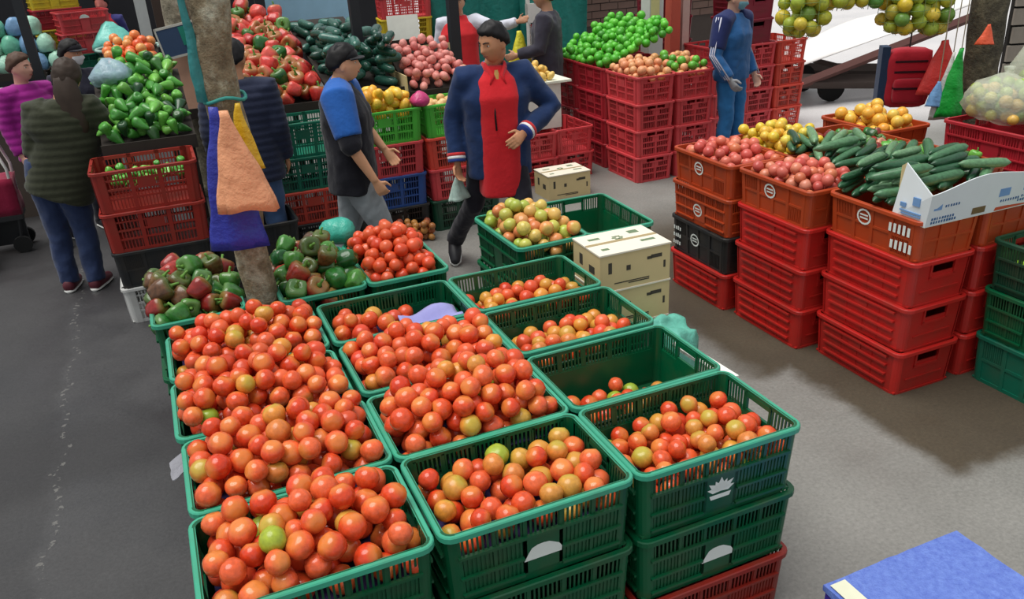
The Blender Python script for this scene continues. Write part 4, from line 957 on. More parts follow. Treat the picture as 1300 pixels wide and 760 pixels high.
# white table with yellow fruit
t = thing('white_stand', 'white stand carrying a small heap of yellow fruit', 'stand', (3.26, 6.985, .496))
obj('panel', MB().box(-.24, .24, -.17, .17, 0, .42).mesh('panel'), flat('stand white', (222, 220, 210), .7), t); obj('top', MB().box(-.27, .34, -.2, .2, .42, .44).mesh('top'), flat('stand top', (230, 232, 214), .7), t)
t.location.y = 7.30
P = deposit(3.02, 3.50, 7.12, 7.48, lambda a, b: .94, lambda a, b: .99+.14*(1-((a-3.22)/.3)**2), (.032, .04), 40, 94)
scatter(P, 'oval', fruit('small yellow fruit', [(0, (226, 176, 80)), (1, (234, 200, 110))], .35), 'yellow_fruit', 'small yellow fruit on the white stand', 'fruit', 'yellow fruit on stand', seed=94)
for (x, w, c) in ((6.12, 'behind the masked man', 'pink'), (6.54, 'beside the sunlit street', 'coral')):
    S(x, 7.80, 1, w, 4, c)
S(5.70, 7.80, 1, 'hidden behind the masked man', 4, 'pink')
for k in range(3): crate(f'{("lower","middle","upper")[k]} maroon crate standing on the red stack by the masked man', 'maroon', (6.05, 7.80, .982+.25*k), -PI/2, 'ridge', .585, .39, .252, group='maroon crates')
for k in range(3): crate(f'{("lower","middle","upper")[k]} maroon crate behind the head of the masked man', 'maroon', (5.5, 8.5, .75+.25*k), -PI/2, 'ridge', .585, .39, .252, group='maroon crates')
for k in range(3): crate(f'{("lower","middle","upper")[k]} crimson crate under the rear maroon crates', 'crimson', (5.5, 8.5, .25*k), -PI/2, 'ridge', .585, .39, .252, group='maroon crates')
post('weathered white post behind the lime heap', 5.02, 7.98, .085, 3.0, flat('post white', (196, 198, 194), .7, .25, 4)); tag(obj('notice', MB().box(-.05, .05, -.004, .004, -.12, .12).mesh('notice'), flat('notice', (206, 200, 140), .7), None, (5.0, 7.888, 1.42)), 'small yellowed notice on the white post', 'notice')
post('orange-red post right of the white post', 5.36, 8.1, .06, 3.0, flat('post orange', (196, 92, 74), .7, .2, 4)); post('pale narrow post beside the orange-red post', 5.53, 8.14, .045, 3.0, flat('post pale', (206, 180, 170), .7))
brick_wall('wall_back', 3.9, 8.3, 10.9, 3.0, (104, 84, 76), bl=.28, bh=.1)
t = thing('folded_chair', 'folded white and red chair leaning at the brick wall', 'chair', (4.75, 10.2, 0), .2)
obj('seat', MB().box(-.2, .2, -.02, .02, .75, 1.1).mesh('seat'), flat('chair red', (170, 30, 40), .6), t); obj('backrest', MB().box(-.22, .2, -.03, .03, 1.12, 1.35).mesh('backrest'), flat('chair white', (224, 222, 216), .6), t)
for s in (-1, 1): obj('leg', MB().box(s*.2-.02, s*.2+.02, -.02, .02, 0, 1.4).mesh('leg'), flat('chair white', (224, 222, 216), .6), t)
# dark back walls of the market hall
M_DARK = flat('dark shed wall', (46, 46, 50), .9, .3, 2)
struct('wall_left', MB().box(-9, 3.9, 14.6, 14.8, 0, 3.2).mesh('wall_left'), M_DARK)
# grey plank wall at the top right
pw = struct('wall_right', MB().box(0, 3.6, 0, .05, 0, 3).mesh('wall_right'), flat('plank gap', (40, 38, 36), .9), None, (7.42, 5.62, 0), (0, 0, -.385))
PLK = flat('grey plank', (146, 138, 128), .9, .35, 6)
for k in range(18):
    obj('plank', MB().box(0, 3.6, -.03, 0, 0, .145).mesh('plank'), PLK, pw, (R.uniform(-.02, .02), R.uniform(-.006, .006), .04+.165*k), (0, R.uniform(-.006, .006), 0))
# hand cart with a white sheet out in the street
t = thing('market_barrow', 'wooden barrow covered with a white sheet out in the bright street', 'barrow', (8.5, 8.6, 0), -.2)
for p0, p1 in (((-1.3, -.56, .22), (1.5, -.56, 1.0)), ((-1.3, .56, .22), (1.5, .56, 1.0))): obj('shaft', MB().tube([p0, p1], .06, 4).mesh('shaft'), flat('barrow wood', (92, 60, 56), .8), t)
for p0, p1 in (((-1.3, -.5, .34), (1.5, -.5, .10)), ((-1.3, .5, .34), (1.5, .5, .10))): obj('runner', MB().tube([p0, p1], .09, 4).mesh('runner'), flat('barrow dark', (70, 60, 56), .8), t)
for x, z in ((-.5, .45), (.9, .8)): obj('crossbar', MB().tube([(x, -.4, z), (x, .4, z)], .035, 6).mesh('crossbar'), flat('barrow dark', (70, 60, 56), .8), t)
shm = MB(); N = 16
for j in range(N+1):
    for i in range(N+1):
        a, b = i/N, j/N; shm.v.append((-1.3+2.8*a, -.5+1.0*b, .44+.70*a+.05*math.sin(a*9)*math.sin(b*5)))
for j in range(N):
    for i in range(N): q = j*(N+1)+i; shm.f.append((q, q+1, q+N+2, q+N+1))
so = obj('sheet', shm.mesh('sheet', True), flat('white sheet', (228, 226, 224), .8, .05), t); so.modifiers.new('t', 'SOLIDIFY').thickness = .01
for s in (-1, 1): obj('wheel', MB().tube([(0, -.03, 0), (0, .03, 0)], .18, 18).mesh('wheel'), flat('rubber', (28, 28, 28), .8), t, (-.5, s*.36, .18))
# ---------------------------------------------------------------- things hanging at the right: net bags of oranges, backpack, bags, under an awning beam
AW = flat('awning steel', (70, 72, 74), .5)
tag(obj('awning_beam', MB().box(-1.9, .1, -.04, .04, 0, .08).mesh('awning_beam'), AW, None, (5.85, 4.62, 2.42), (0, 0, -.36)), 'steel beam fixed to the dark trunk carrying the hanging oranges', 'beam')
HG = fruit('hanging orange', [(0, (214, 184, 50)), (.35, (150, 180, 60)), (.65, (226, 196, 70)), (1, (70, 140, 60))], .35)
HGS = film('orange net', (120, 150, 90), .9, .6)
for k, (x, y, z, w, n_, lb) in enumerate(((4.52, 5.12, 1.40, .17, 20, 'leftmost net of green and yellow oranges hanging by the red crates'), (4.76, 5.03, 1.58, .14, 14, 'second net of oranges hanging in the row'), (4.98, 4.95, 1.58, .14, 14, 'third net of oranges hanging in the row'), (5.24, 4.85, 1.38, .18, 24, 'largest net of yellow oranges hanging above the red backpack'), (5.45, 4.77, 1.36, .13, 14, 'net of green oranges hanging next to the dark trunk'))):
    t = thing('hanging_net', lb, 'net bag', (x, y, z))
    H = 2.42-z; m = MB()
    for q in range(8):
        a = 2*PI*q/8; m.tube([(w*.3*math.cos(a), w*.3*math.sin(a), .0), (w*math.cos(a), w*math.sin(a), .1), (w*math.cos(a), w*math.sin(a), .45), (w*.2*math.cos(a), w*.2*math.sin(a), .7), (.008*math.cos(a), .008*math.sin(a), H)], .0022, 4)
    for zz in (.03, .1, .18, .26, .34, .42): m.tube([(w*(.72 if zz < .05 else 1)*math.cos(a), w*(.72 if zz < .05 else 1)*math.sin(a), zz) for a in [2*PI*q/16 for q in range(17)]], .0018, 4, False)
    obj('net', m.mesh('net'), HGS, t)
    P = deposit(x-w, x+w, y-w, y+w, lambda a, b: z+.0+max(0, ((a-x)**2+(b-y)**2)**.5-w*.55)*1.2, lambda a, b: z+.62, (.048, .06), n_+8, 300+k, tight=.92)
    scatter(P, 'round', HG, 'orange', 'green-yellow orange in the '+lb.split(' hanging')[0], 'orange', 'oranges in the '+lb.split(' hanging')[0], seed=300+k)
t = thing('backpack', 'red backpack with dark strap hanging behind the orange fruit', 'backpack', (5.52, 5.0, .78), -.55)
bm_ = MB().box(-.17, .17, -.08, .08, 0, .46).mesh('pack'); subdivide(bm_, 5); smooth_mesh(bm_, 3, .5); displaced(bm_, .012, 7, 2); shade_smooth(bm_); obj('body', bm_, cloth('pack red', (200, 44, 60)), t)
pk = MB().box(-.12, .12, -.13, -.07, .05, .24).mesh('pocket'); subdivide(pk, 4); smooth_mesh(pk, 2, .5); shade_smooth(pk); obj('pocket', pk, cloth('pack red2', (186, 40, 56)), t)
for z in (.16, .28, .36): obj('zip', MB().box(-.12, .12, -.135 if z < .25 else -.09, -.075, z, z+.016).mesh('zip'), flat('zip dark', (60, 20, 30), .6), t)
obj('side_strap', MB().box(-.22, -.16, -.06, .06, .0, .48).mesh('side_strap'), cloth('strap blue', (50, 70, 100)), t)
obj('hanging_loop', MB().tube([(0, .02, .44), (0, .02, 1.64)], .006, 6).mesh('hanging_loop'), DK, t)
hanging_bag('plastic_bag', 'red plastic bag hanging right of the backpack', film('red bag', (220, 60, 54), 1, .4), (5.56, 4.72, 1.32), .34, .40, .12, 21, rz=-.5, string=2.43)
hanging_bag('plastic_bag', 'bright green plastic bag hanging beside the dark trunk', film('green bag', (20, 160, 56), 1, .4), (5.55, 4.56, 1.28), .20, .50, .1, 22, rz=-.5, skew=-.03, string=2.43)
hanging_bag('plastic_bag', 'white plastic bag hanging between the red and green bags', film('white bag', (220, 222, 216), 1, .4), (5.52, 4.60, 1.25), .14, .50, .06, 24, rz=-.5, skew=-.04, string=2.43)
hanging_bag('plastic_bag', 'blue and white plastic scrap hanging under the red bag', film('blue white bag', (120, 170, 220), 1, .4), (5.44, 4.62, 1.04), .14, .18, .06, 25, rz=-.5, string=2.43)
hanging_bag('plastic_bag', 'small orange plastic bag tied to the dark trunk', film('orange scrap', (236, 96, 60), 1, .4), (5.68, 4.48, 1.44), .13, .14, .06, 23, rz=-.5)
# ---------------------------------------------------------------- people
def skin(name, rgb):
    if name in MATS: return MATS[name]
    t = NT(name); c = lin(rgb); nz = t.noise(14, 'Object', 3); t.set(Base_Color=t.mix(nz, tint(c, .88), tint(c, 1.1)), Roughness=.5, Specular_IOR_Level=.4)
    try: t.set(Subsurface_Weight=.08, Subsurface_Radius=(.02, .008, .004))
    except Exception: pass
    MATS[name] = t.m; return t.m
def remesh(mb, vox, name, smooth_it=2):
    me0 = mb.mesh('tmp', fix=True); o = bpy.data.objects.new('tmp', me0); COL.objects.link(o)
    md = o.modifiers.new('r', 'REMESH'); md.mode = 'VOXEL'; md.voxel_size = vox
    dg = bpy.context.evaluated_depsgraph_get(); me = bpy.data.meshes.new_from_object(o.evaluated_get(dg)); me.name = name
    bpy.data.objects.remove(o); bpy.data.meshes.remove(me0)
    if smooth_it: smooth_mesh(me, smooth_it, .5)
    shade_smooth(me); me.materials.clear(); me.materials.append(None); return me
def head_pt(dx, dy, dz, off=0.0):
    x, y, z = .074*dx, .093*dy, .114*dz; t = max(0, -dz)
    x *= 1-.30*t**1.7
    y *= (1-.36*t**1.2) if dy < 0 else (1-.06*t)
    y += .012*t
    f = max(0, min(1, dy*1.6))
    g = math.exp
    y += f*g(-(x/.012)**2)*(.024*g(-((z+.030)/.015)**2)+.012*g(-((z+.008)/.018)**2))
    y += f*.006*g(-(x/.02)**2-((z+.034)/.008)**2)
    y -= f*.010*g(-((abs(x)-.031)/.014)**2-((z-.004)/.012)**2)
    y += f*.005*g(-((abs(x)-.028)/.025)**2-((z-.024)/.009)**2)
    y += f*.006*g(-(x/.022)**2-((z+.060)/.009)**2)
    y += f*.008*g(-(x/.022)**2-((z+.092)/.014)**2)
    x += math.copysign(.004*f*g(-((abs(x)-.05)/.02)**2-((z+.015)/.02)**2), x)
    v = Vector((x, y, z))
    if off: v += Vector((dx, dy, dz*1.05)).normalized()*off
    return v
def head_grid(fn, seg=30, rings=24):
    m = MB(); m.v.append(tuple(fn(0, 0, -1)))
    for i in range(1, rings):
        t = PI*i/rings; z = -math.cos(t); s = math.sin(t)
        for k in range(seg): a = 2*PI*k/seg+.001; m.v.append(tuple(fn(s*math.cos(a), s*math.sin(a), z)))
    m.v.append(tuple(fn(0, 0, 1))); top = len(m.v)-1
    for k in range(seg):
        k2 = (k+1) % seg; m.f.append((0, 1+k2, 1+k)); a = 1+(rings-2)*seg; m.f.append((a+k, a+k2, top))
        for i in range(rings-2): b = 1+i*seg; m.f.append((b+k, b+k2, b+seg+k2, b+seg+k))
    return m
def face_y(x, z):
    dx, dz = x/.074, z/.114; return head_pt(dx, math.sqrt(max(0, 1-dx*dx-dz*dz)), dz).y
def zone(fn, lo, hi, smooth=.12):
    def f(dx, dy, dz):
        q = max(0, min(1, fn(dx, dy, dz)/smooth)); q = q*q*(3-2*q); return head_pt(dx, dy, dz, lo+(hi-lo)*q)
    return f
def hand(mb, wrist, d, n, curl, side):
    """palm, four fingers of unequal length and a thumb; d = pointing, n = palm side, side = +1 thumb towards d x n"""
    w, d, n = Vector(wrist), Vector(d).normalized(), Vector(n); n = (n-d*n.dot(d)).normalized(); s = d.cross(n)*side
    mb.tube([w-d*.02, w+d*.02, w+d*.05, w+d*.088], [(.024, .018), (.030, .016), (.038, .015), (.037, .012)], 10, up=n)
    for k, (l, ln) in enumerate(((.030, .070), (.010, .080), (-.010, .075), (-.030, .058))):
        p = w+d*.080+s*l; pts = [p-d*.015, p]; a = 0.0; sp_ = s*(l*.35)
        for q in (.42, .33, .25):
            a += curl; v = (d*math.cos(a)+n*math.sin(a)+sp_*1.0).normalized(); p = p+v*ln*q; pts.append(p)
        mb.tube(pts, [.0095, .0092, .0088, .008, .0062], 8)
    p = w+d*.022+s*.026; v = (d*.65+s*.75+n*.25).normalized(); v2 = (d*.85+s*.25+n*.5*max(.4, curl)).normalized()
    mb.tube([p-s*.012, p+v*.034, p+v*.034+v2*.03, p+v*.034+v2*.052], [.012, .0105, .0095, .007], 8)
JD = dict(pelvis=(0, 0, .92), waist=(0, .0, 1.04), chest=(0, .005, 1.24), neck=(0, -.015, 1.42), head=(0, .02, 1.565),
          sR=(.175, -.01, 1.37), eR=(.225, -.035, 1.10), wR=(.235, .05, .87), sL=(-.175, -.01, 1.37), eL=(-.225, -.035, 1.10), wL=(-.235, .05, .87),
          hR=(.085, 0, .90), kR=(.095, .03, .49), aR=(.10, -.01, .085), hL=(-.085, 0, .90), kL=(-.095, .03, .49), aL=(-.10, -.01, .085), fR=0.1, fL=-.1)
def person(label, loc, yaw, top, bottom, skin_rgb=(190, 136, 104), hair=(26, 22, 22), J=None, scale=1.0, vox=.009, hyaw=0, hpitch=0, hairstyle='short', cap=None, mask=None, quilt=0, shirt=None,
           sleeve=1.0, cuffs=None, hands=(('R', .25), ('L', .25)), glove=None, shoes=(40, 40, 44), collar=None, hem=.80, bulk=1.0, detail=True, sole=(220, 220, 216), stripes=None, palms=None, vest=None, yoke=None, lean=(0, 0), legs=1.0, shirt_hem=None):
    j = {k: (Vector(v) if hasattr(v, '__len__') else v) for k, v in {**JD, **(J or {})}.items()}
    for k in ('waist', 'chest', 'neck', 'head', 'sR', 'sL', 'eR', 'eL', 'wR', 'wL'):
        if k[0] in 'ew': w_ = .8
        else: w_ = max(0, (j[k].z-.92)/.6)
        j[k] = j[k]+Vector((lean[0]*w_, lean[1]*w_, -.0))
    sk = skin('skin %d %d %d' % skin_rgb, skin_rgb); b = MB()
    HM = Matrix.Translation(j['head'])@Matrix.Rotation(hyaw, 4, 'Z')@Matrix.Rotation(hpitch, 4, 'X')
    def put(mb, M=HM):
        mb.v = [tuple(M@Vector(v)) for v in mb.v]; return mb
    hd = head_grid(head_pt)
    for s in (-1, 1): hd.ball((s*.072, -.010, -.012), (.011, .020, .030), 10, 6)
    put(hd); b.add(hd.v, hd.f)
    nk = j['neck']; hc = HM@Vector((0, -.022, -.06)); b.tube([nk-Vector((0, 0, .06)), nk+Vector((0, 0, .02)), hc, hc+Vector((0, 0, .05))], [.066, .056, .052, .048], 14)
    b.tube([j['pelvis']-Vector((0, 0, .06)), j['pelvis'], j['waist'], j['chest'], j['neck']-Vector((0, 0, .06)), j['neck']], [(.14, .09), (.155, .10), (.135, .09), (.16, .10), (.14, .08), (.06, .055)], 18, up=(0, 1, 0))
    for S_, sg in (('R', 1), ('L', -1)):
        sh, el, wr = j['s'+S_], j['e'+S_], j['w'+S_]
        b.tube([sh-(sh-j['chest'])*.3+Vector((0, 0, .02)), sh, sh.lerp(el, .5), el, el.lerp(wr, .35), wr], [.05, .056, .045, .039, .038, .026], 12)
        hp, kn, an = j['h'+S_], j['k'+S_], j['a'+S_]
        b.tube([hp+Vector((0, 0, .03)), hp.lerp(kn, .35), kn, kn.lerp(an, .35), an, an-Vector((0, 0, .05))], [.085, .078, .055, .055, .038, .036], 12)
        fa = j['f'+S_]; pt = j.get('p'+S_, 0); fd = Vector((math.sin(fa)*math.cos(pt), math.cos(fa)*math.cos(pt), -math.sin(pt))); b.tube([an-Vector((0, 0, .04))-fd*.03, an-Vector((0, 0, .04))+fd*.08, an-Vector((0, 0, .05))+fd*.14], [.032, .032, .02], 10)
        cu = dict(hands).get(S_)
        if cu is not None:
            d = (wr-el).normalized(); pn = (palms or {}).get(S_, (-sg, .2, 0)); hand(b, wr, d, pn, cu, sg if True else 1)
    body = remesh(b, vox, 'person_body', 1); o = obj('person', body, sk, None, loc, (0, 0, yaw), (scale,)*3); tag(o, label, 'person')
    # face
    if detail:
        dk = flat('hair %d %d %d' % hair, hair, .55, .3, 20)
        def part(n, mb, m, par=None): return obj(n, put(mb).mesh(n, True), m, par or o)
        for s in (-1, 1):
            y = face_y(s*.031, .004); e = part('eye', MB().ball((s*.031, y-.003, .004), (.0125, .008, .0072), 10, 6), flat('eye white', (226, 222, 214), .3))
            part('iris', MB().ball((s*.031, y+.0035, .004), (.0058, .003, .0062), 8, 5), flat('iris', (38, 24, 18), .25), e)
            part('eyebrow', MB().tube([(s*.014, face_y(.014, .021)+.001, .021), (s*.03, face_y(.03, .026)+.001, .026), (s*.047, face_y(.047, .022)+.001, .022)], [.0035, .0042, .0025], 6), dk)
        if not mask: part('mouth', MB().tube([(-.021, face_y(.021, -.059)+.0005, -.058), (0, face_y(0, -.060)+.001, -.060), (.021, face_y(.021, -.059)+.0005, -.058)], [.002, .0052, .002], 6), flat('lips', (150, 82, 72), .5))
    hm = flat('hair %d %d %d' % hair, hair, .55, .3, 20)
    if hairstyle:
        back = {'short': -.05, 'long': -.30, 'crop': .02}[hairstyle]
        hz = head_grid(zone(lambda x, y, z: z-((.60 if y > 0 else .46)*y+back+(.10*abs(x) if y > 0 else 0)), -.014, .020 if hairstyle != 'long' else .024, .22), 34, 28); put(hz)
        hme = hz.mesh('hair', True); displaced(hme, .008, 34, 3); displaced(hme, .004, 80, 5); obj('hair', hme, hm, o)
        if hairstyle == 'long':
            c = j['head']; obj('hair_length', displaced(subdivide(MB().tube([c+Vector((0, -.05, .03)), c+Vector((.01, -.10, -.08)), c+Vector((.03, -.115, -.2)), c+Vector((.05, -.12, -.33)), c+Vector((.055, -.115, -.40))], [(.07, .05), (.085, .05), (.08, .04), (.06, .032), (.02, .012)], 16).mesh('hair_length', True), 1), .008, 22, 2), hm, o)
    if cap:
        cz = head_grid(zone(lambda x, y, z: z-(.20+.06*y), -.016, .018, .08), 26, 20); put(cz); cpo = obj('cap', cz.mesh('cap', True), cloth('cap %d' % cap[0], cap), o)
        bb = MB(); n = 10
        for k in range(n+1):
            a = PI*(.12+.76*k/n); c_, s_ = math.cos(a), math.sin(a)
            for rr_, zz in ((.078, .040), (.128 if .1 < k/n < .9 else .108, .030)):
                bb.v += [(c_*rr_*.92, s_*rr_+.012, zz), (c_*rr_*.92, s_*rr_+.012, zz-.006)]
        for k in range(n):
            q = k*4; bb.f += [(q, q+4, q+6, q+2), (q+1, q+3, q+7, q+5), (q+2, q+6, q+7, q+3), (q, q+1, q+5, q+4)]
        bb.f += [(0, 2, 3, 1), (n*4, n*4+1, n*4+3, n*4+2)]; put(bb); obj('brim', bb.mesh('brim', fix=True), cloth('cap %d' % cap[0], cap), cpo)
    if mask:
        mz = head_grid(zone(lambda x, y, z: min(y-.25, -.10-z, z+.88), -.012, .007, .10), 26, 20); put(mz); obj('face_mask', mz.mesh('face_mask', True), flat('mask %d' % mask[0], mask, .8), o)
    # clothes
    bk = bulk; up_ = (0, 1, 0)
    def torso(h0, k=1.0, dy=0.0, rx=1.0, ry=1.0, topz=.0):
        P_, Q, p0 = [], [], j['pelvis']; lo = Vector((p0.x, p0.y+dy, h0))
        P_ = [lo, p0.lerp(j['waist'], .5), j['waist'].lerp(j['chest'], .45), j['chest'], j['neck']-Vector((0, 0, .075)), j['neck']-Vector((0, 0, .03)), j['neck']+Vector((0, 0, .015+topz))]
        Q = [(.178, .125), (.175, .122), (.17, .122), (.188, .128), (.165, .105), (.115, .085), (.07, .066)]
        for i in range(1, len(P_)): P_[i] = P_[i]+Vector((0, dy, 0))
        return P_, [(a*k*bk*rx, c*k*bk*ry) for a, c in Q]
    jm = MB(); P_, Q = torso(hem); jm.tube(P_, Q, 24, up=up_, sq=2.4)
    for S_ in 'RL':
        sh, el, wr = j['s'+S_], j['e'+S_], j['w'+S_]; en = wr-(wr-el).normalized()*.01
        if sleeve < 1: en = el.lerp(wr, sleeve)
        inn = sh-(sh-j['chest'])*.35+Vector((0, 0, .03))
        jm.tube([inn, sh+Vector((0, 0, -.005)), sh.lerp(el, .5), el, el.lerp(en, .5), en], [.075*bk, .078*bk, .066*bk, .058*bk, .052*bk, .046*bk], 14)
    jme = remesh(jm, .012, 'jacket', 3)
    if quilt:
        jme.update(); nrm = [v.normal.copy() for v in jme.vertices]
        for v, n_ in zip(jme.vertices, nrm): v.co = v.co+n_*(.0065*abs(math.sin(PI*v.co.z/quilt))-.003)
    else:
        displaced(jme, .009, 7, int(loc[0]*10) % 7); displaced(jme, .006, 17, 3)
    jc = cloth('top %d %d %d' % top, top); jo = obj('jacket', jme, jc, o)
    if shirt:
        sm_ = MB(); P2, Q2 = torso(shirt_hem or hem-.06, 1.0, .022, .66, 1.0); sm_.tube(P2, Q2, 22, up=up_, sq=3.2); obj('shirt', remesh(sm_, .012, 'shirt', 2), cloth('shirt %d' % shirt[0], shirt), o)
    if vest:
        vm = MB(); P2, Q2 = torso(hem-.01, 1.07); vm.tube(P2, Q2, 22, up=up_, sq=2.4); obj('vest', remesh(vm, .012, 'vest', 2), cloth('vest %d' % vest[0], vest), o)
    if yoke:
        ym = MB(); n0 = j['neck']
        for S_ in 'RL':
            sh, el = j['s'+S_], j['e'+S_]; ym.tube([n0+(sh-n0)*.35, sh+Vector((0, 0, .004)), sh.lerp(el, .45), sh.lerp(el, .8)], [.072*bk, .087*bk, .077*bk, .069*bk], 14)
        obj('shoulder_panel', remesh(ym, .012, 'yoke', 2), cloth('yoke %d' % yoke[0], yoke), o)
    def ring(c, d, rx, ry, thick, col_, nm, par, up=(0, 0, 1)):
        c, d = Vector(c), Vector(d).normalized(); m = MB().tube([c-d*thick, c-d*thick*.6, c+d*thick*.6, c+d*thick], [(rx*.96, ry*.96), (rx, ry), (rx, ry), (rx*.96, ry*.96)], 20, up=up); return obj(nm, m.mesh(nm, True), cloth('%s %d %d %d' % ((nm,)+col_), col_), par)
    if cuffs:
        for S_ in 'RL':
            d = j['w'+S_]-j['e'+S_]; d.normalize()
            for k, c_ in enumerate(cuffs): ring(j['w'+S_]-d*(.008+.018*(len(cuffs)-1-k)), d, .052*bk-.002*k, .052*bk-.002*k, .010, c_, 'cuff', jo)
    if collar:
        c = j['neck']; ring(c+Vector((0, .0, -.012)), (0, .30, 1), .082, .086, .024, collar, 'collar', jo, up=up_)
    if stripes:
        for S_, sg in (('R', 1), ('L', -1)):
            sh, el, wr = j['s'+S_], j['e'+S_], j['w'+S_]
            for q in (-.018, .006, .03):
                off = Vector((sg*.062*bk, q, .02)); obj('sleeve_stripe', MB().tube([sh+off+Vector((0, 0, .03)), sh.lerp(el, .5)+off*.95, el+off*.9, wr+Vector((sg*.044, q, 0))], .007, 6).mesh('sleeve_stripe', True), cloth('stripe white', stripes), jo)
    pm = MB(); pv = j['pelvis']; pm.tube([pv+Vector((0, 0, .10)), pv, pv-Vector((0, 0, .08))], [(.150*legs, .108*legs), (.168*legs, .118*legs), (.150*legs, .112*legs)], 20, up=up_)
    for S_ in 'RL':
        hp, kn, an = j['h'+S_], j['k'+S_], j['a'+S_]
        pm.tube([hp+Vector((0, 0, .02)), hp.lerp(kn, .4), kn, kn.lerp(an, .5), an+Vector((0, 0, -.015))], [.098*legs, .090*legs, .072*legs, .066*legs, .062*legs], 14)
    pme = remesh(pm, .012, 'trousers', 2); displaced(pme, .010, 8, 4); displaced(pme, .006, 19, 6); obj('trousers', pme, cloth('bottom %d %d %d' % bottom, bottom), o)
    for S_ in 'RL':
        an = j['a'+S_]; fa = j['f'+S_]; pt = j.get('p'+S_, 0); hz_ = Vector((math.sin(fa), math.cos(fa), 0)); Zv = Vector((0, 0, 1))
        fd = hz_*math.cos(pt)-Zv*math.sin(pt); U = Zv*math.cos(pt)+hz_*math.sin(pt); g = an-U*.085
        sm_ = MB().tube([g-fd*.075+U*.05, g-fd*.06+U*.05, g+U*.055, g+fd*.1+U*.042, g+fd*.18+U*.034, g+fd*.20+U*.03], [(.02, .02), (.04, .048), (.046, .052), (.048, .040), (.034, .030), (.012, .012)], 14, up=U)
        so = obj('shoe', sm_.mesh('shoe', True), flat('shoe %d' % shoes[0], shoes, .5), o)
        obj('sole', MB().tube([g-fd*.075+U*.012, g-fd*.05+U*.012, g+fd*.08+U*.012, g+fd*.17+U*.012, g+fd*.205+U*.014], [(.022, .012), (.043, .012), (.050, .012), (.042, .012), (.014, .010)], 14, up=U).mesh('sole', True), flat('sole %d' % sole[0], sole, .6), so)
    if glove:
        S_, c_ = glove; wr, el = j['w'+S_], j['e'+S_]; gm = MB(); d = (wr-el).normalized(); sg = 1 if S_ == 'R' else -1
        hand(gm, wr+d*.0, d, (palms or {}).get(S_, (-sg, .2, 0)), dict(hands)[S_], sg)
        gme = remesh(gm, .006, 'glove', 1); gme.update(); nr = [v.normal.copy() for v in gme.vertices]
        for v, n_ in zip(gme.vertices, nr): v.co += n_*.004
        obj('glove', gme, flat('glove', c_, .7), o)
    return o
NAVY = (30, 40, 66)
p = person('man in open navy jacket over a red shirt, looking down to his right', (2.02, 5.08, 0), 2.92, (26, 48, 88), (34, 32, 42), (196, 140, 104), (24, 22, 24), vox=.0065, scale=1.03,
    J=dict(eR=(.27, -.06, 1.10), wR=(.275, .02, .85), eL=(-.36, .0, 1.14), wL=(-.14, .18, 1.03), kR=(.17, -.10, .52), aR=(.29, -.44, .17), fR=.15, pR=.5, hR=(.09, -.02, .9), kL=(-.12, .14, .50), aL=(-.14, .18, .085), head=(0.0, .045, 1.57)),
    hyaw=-1.0, hpitch=-.20, shirt=(206, 36, 44), shirt_hem=.62, cuffs=((200, 52, 54), (232, 232, 232), (40, 60, 130)), collar=(60, 110, 170), hem=.74, bulk=1.2, hands=(('R', .45), ('L', .35)), palms={'L': (0, -1, -.1), 'R': (-.6, .6, 0)})
ps = p
obj('zip', MB().tube([(.03, .165, 1.27), (.034, .172, 1.15), (.03, .172, 1.06)], .006, 6).mesh('zip', True), flat('zip black', (30, 20, 24), .5), [c for c in p.children if c.name.startswith('shirt')][0])
for sx in (-1, 1): obj('shirt_collar', MB().tube([(sx*.068, -.005, 1.425), (sx*.062, .06, 1.425), (sx*.03, .112, 1.37), (sx*.05, .135, 1.33)], [(.012, .03), (.012, .034), (.014, .036), (.006, .012)], 8).mesh('shirt_collar', True), cloth('shirt 206', (206, 36, 44)), [c for c in p.children if c.name.startswith('shirt')][0])
obj('undershirt', MB().tube([(0, .085, 1.41), (0, .118, 1.36), (0, .142, 1.30)], [(.030, .012), (.022, .012), (.006, .008)], 10, up=(0, 1, 0)).mesh('undershirt', True), cloth('undershirt tan', (176, 140, 80)), p)
hanging_bag('plastic_bag', 'clear greenish plastic bag held in the right hand of the man in red', film('clear bag', (190, 216, 206), .75), (1.75, 5.16, .78), .17, .17, .1, 31, rz=.4)
p = person('boy in a black cap and blue-shouldered dark jacket with grey trousers', (1.10, 5.42, 0), -1.90, (26, 26, 34), (140, 146, 150), (222, 164, 126), (20, 18, 20), vox=.0065, scale=.985,
    J=dict(eR=(.265, .05, 1.08), wR=(.24, .17, .84), eL=(-.22, .10, 1.10), wL=(-.15, .22, .95), kR=(.11, .16, .50), aR=(.12, .19, .085), kL=(-.10, -.06, .50), aL=(-.11, -.24, .085), head=(0, .035, 1.56), waist=(0, .01, 1.04)),
    hyaw=.10, hpitch=.04, cap=(26, 26, 30), hairstyle='short', sleeve=.15, cuffs=None, yoke=(40, 96, 176), hem=.74, bulk=1.30, legs=1.22, hands=(('R', .5), ('L', .3)), palms={'R': (-1, .1, -.2)})
person('young man in a quilted navy jacket seen from behind the lichen spotted trunk', (.52, 5.98, 0), -.25, (38, 44, 66), (70, 96, 136), (190, 136, 100), (22, 20, 22), vox=.01, scale=1.0, hyaw=-.3, quilt=.05, hem=.74, detail=False, bulk=1.25, legs=1.1)
person('woman with long brown hair in an olive quilted jacket, back turned', (-.76, 6.46, 0), -.32, (52, 55, 40), (44, 58, 92), (200, 146, 116), (58, 46, 38), vox=.01, scale=.96, quilt=.055, hairstyle='long', hem=.74, bulk=1.3, legs=1.15, detail=False, lean=(.24, .02),
    J=dict(eR=(.29, .06, 1.10), wR=(.26, .30, 1.08), eL=(-.28, -.02, 1.08), wL=(-.25, .14, .92)), shoes=(92, 40, 50))
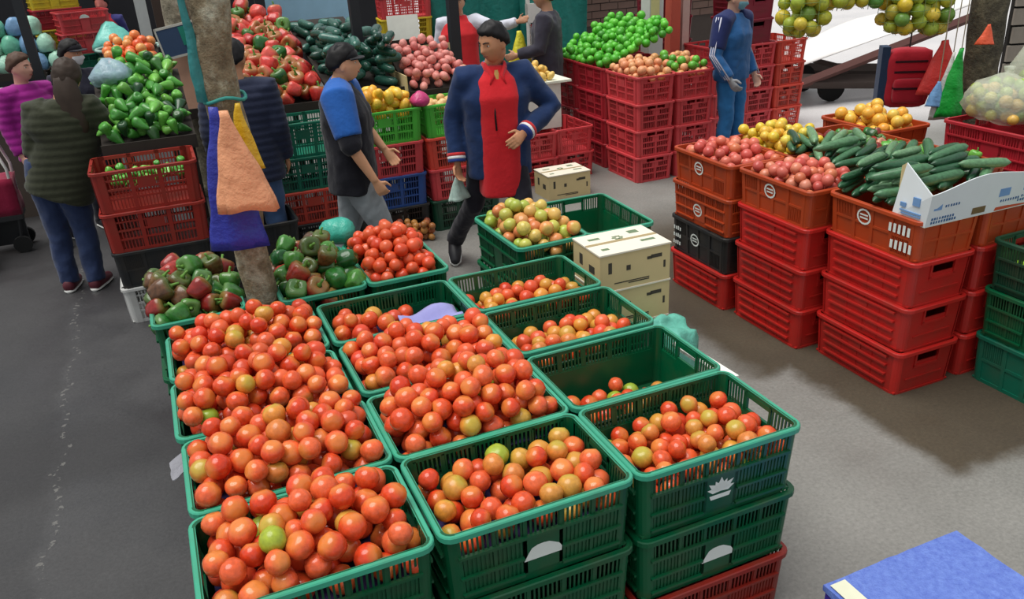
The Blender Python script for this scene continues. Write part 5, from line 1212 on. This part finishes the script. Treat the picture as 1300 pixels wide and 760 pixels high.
person('woman in a purple quilted jacket facing the capped man', (-.94, 7.70, 0), -2.4, (150, 30, 130), (60, 60, 80), (214, 160, 140), (84, 62, 50), vox=.012, scale=.93, quilt=.06, bulk=1.15, hyaw=.3)
person('man in a dark cap with a white face mask behind the olive jacket', (-.58, 8.05, 0), -2.6, (46, 46, 60), (50, 50, 60), (196, 140, 110), (24, 22, 22), vox=.012, scale=.95, cap=(36, 34, 40), mask=(224, 226, 228), hyaw=.5, bulk=1.1)
person('masked man in a blue tracksuit with white sleeve stripes and grey gloves', (5.05, 6.62, 0), -2.78, (40, 92, 146), (44, 110, 168), (216, 170, 148), (60, 50, 44), vox=.008, scale=1.0, mask=(120, 170, 186), hyaw=.35, hpitch=-.15, stripes=(206, 206, 222), glove=('R', (150, 152, 156)),
    J=dict(eR=(.27, -.01, 1.08), wR=(.24, .14, .88), eL=(-.25, -.03, 1.08), wL=(-.24, .10, .86)), yoke=(34, 44, 92), collar=(36, 40, 70), hem=.84, bulk=1.12, hands=(('R', .4), ('L', .4)))
p = person('man in a dark grey jacket standing sideways by the red crates', (3.76, 7.95, 0), .95, (56, 54, 66), (40, 62, 104), (196, 146, 116), (30, 26, 26), vox=.011, bulk=1.2, hem=.78, scale=1.03, J=dict(eL=(-.25, .03, 1.1), wL=(-.23, .25, 1.05), eR=(.26, .0, 1.1), wR=(.2, .2, .95)))
hanging_bag('plastic_bag', 'yellow plastic bag held by the man in the dark jacket', film('bright yellow bag', (214, 206, 50), 1, .4), (3.50, 8.05, 1.30), .26, .34, .2, 41, rz=.4)
person('man in a red vest over pale grey sleeves reaching to the side', (3.10, 8.72, 0), 2.75, (206, 208, 220), (44, 44, 60), (196, 146, 116), (30, 26, 26), vox=.012, vest=(222, 52, 58), hem=.80, bulk=1.05, J=dict(eL=(-.40, .12, 1.30), wL=(-.62, .22, 1.36), eR=(.23, -.02, 1.1), wR=(.2, .15, .95)))
person('distant person in red and blue behind the bright red crates', (-.42, 13.35, 0), 2.8, (60, 60, 120), (50, 50, 60), (206, 120, 110), (30, 26, 26), vox=.014, vest=(190, 50, 60), detail=False)
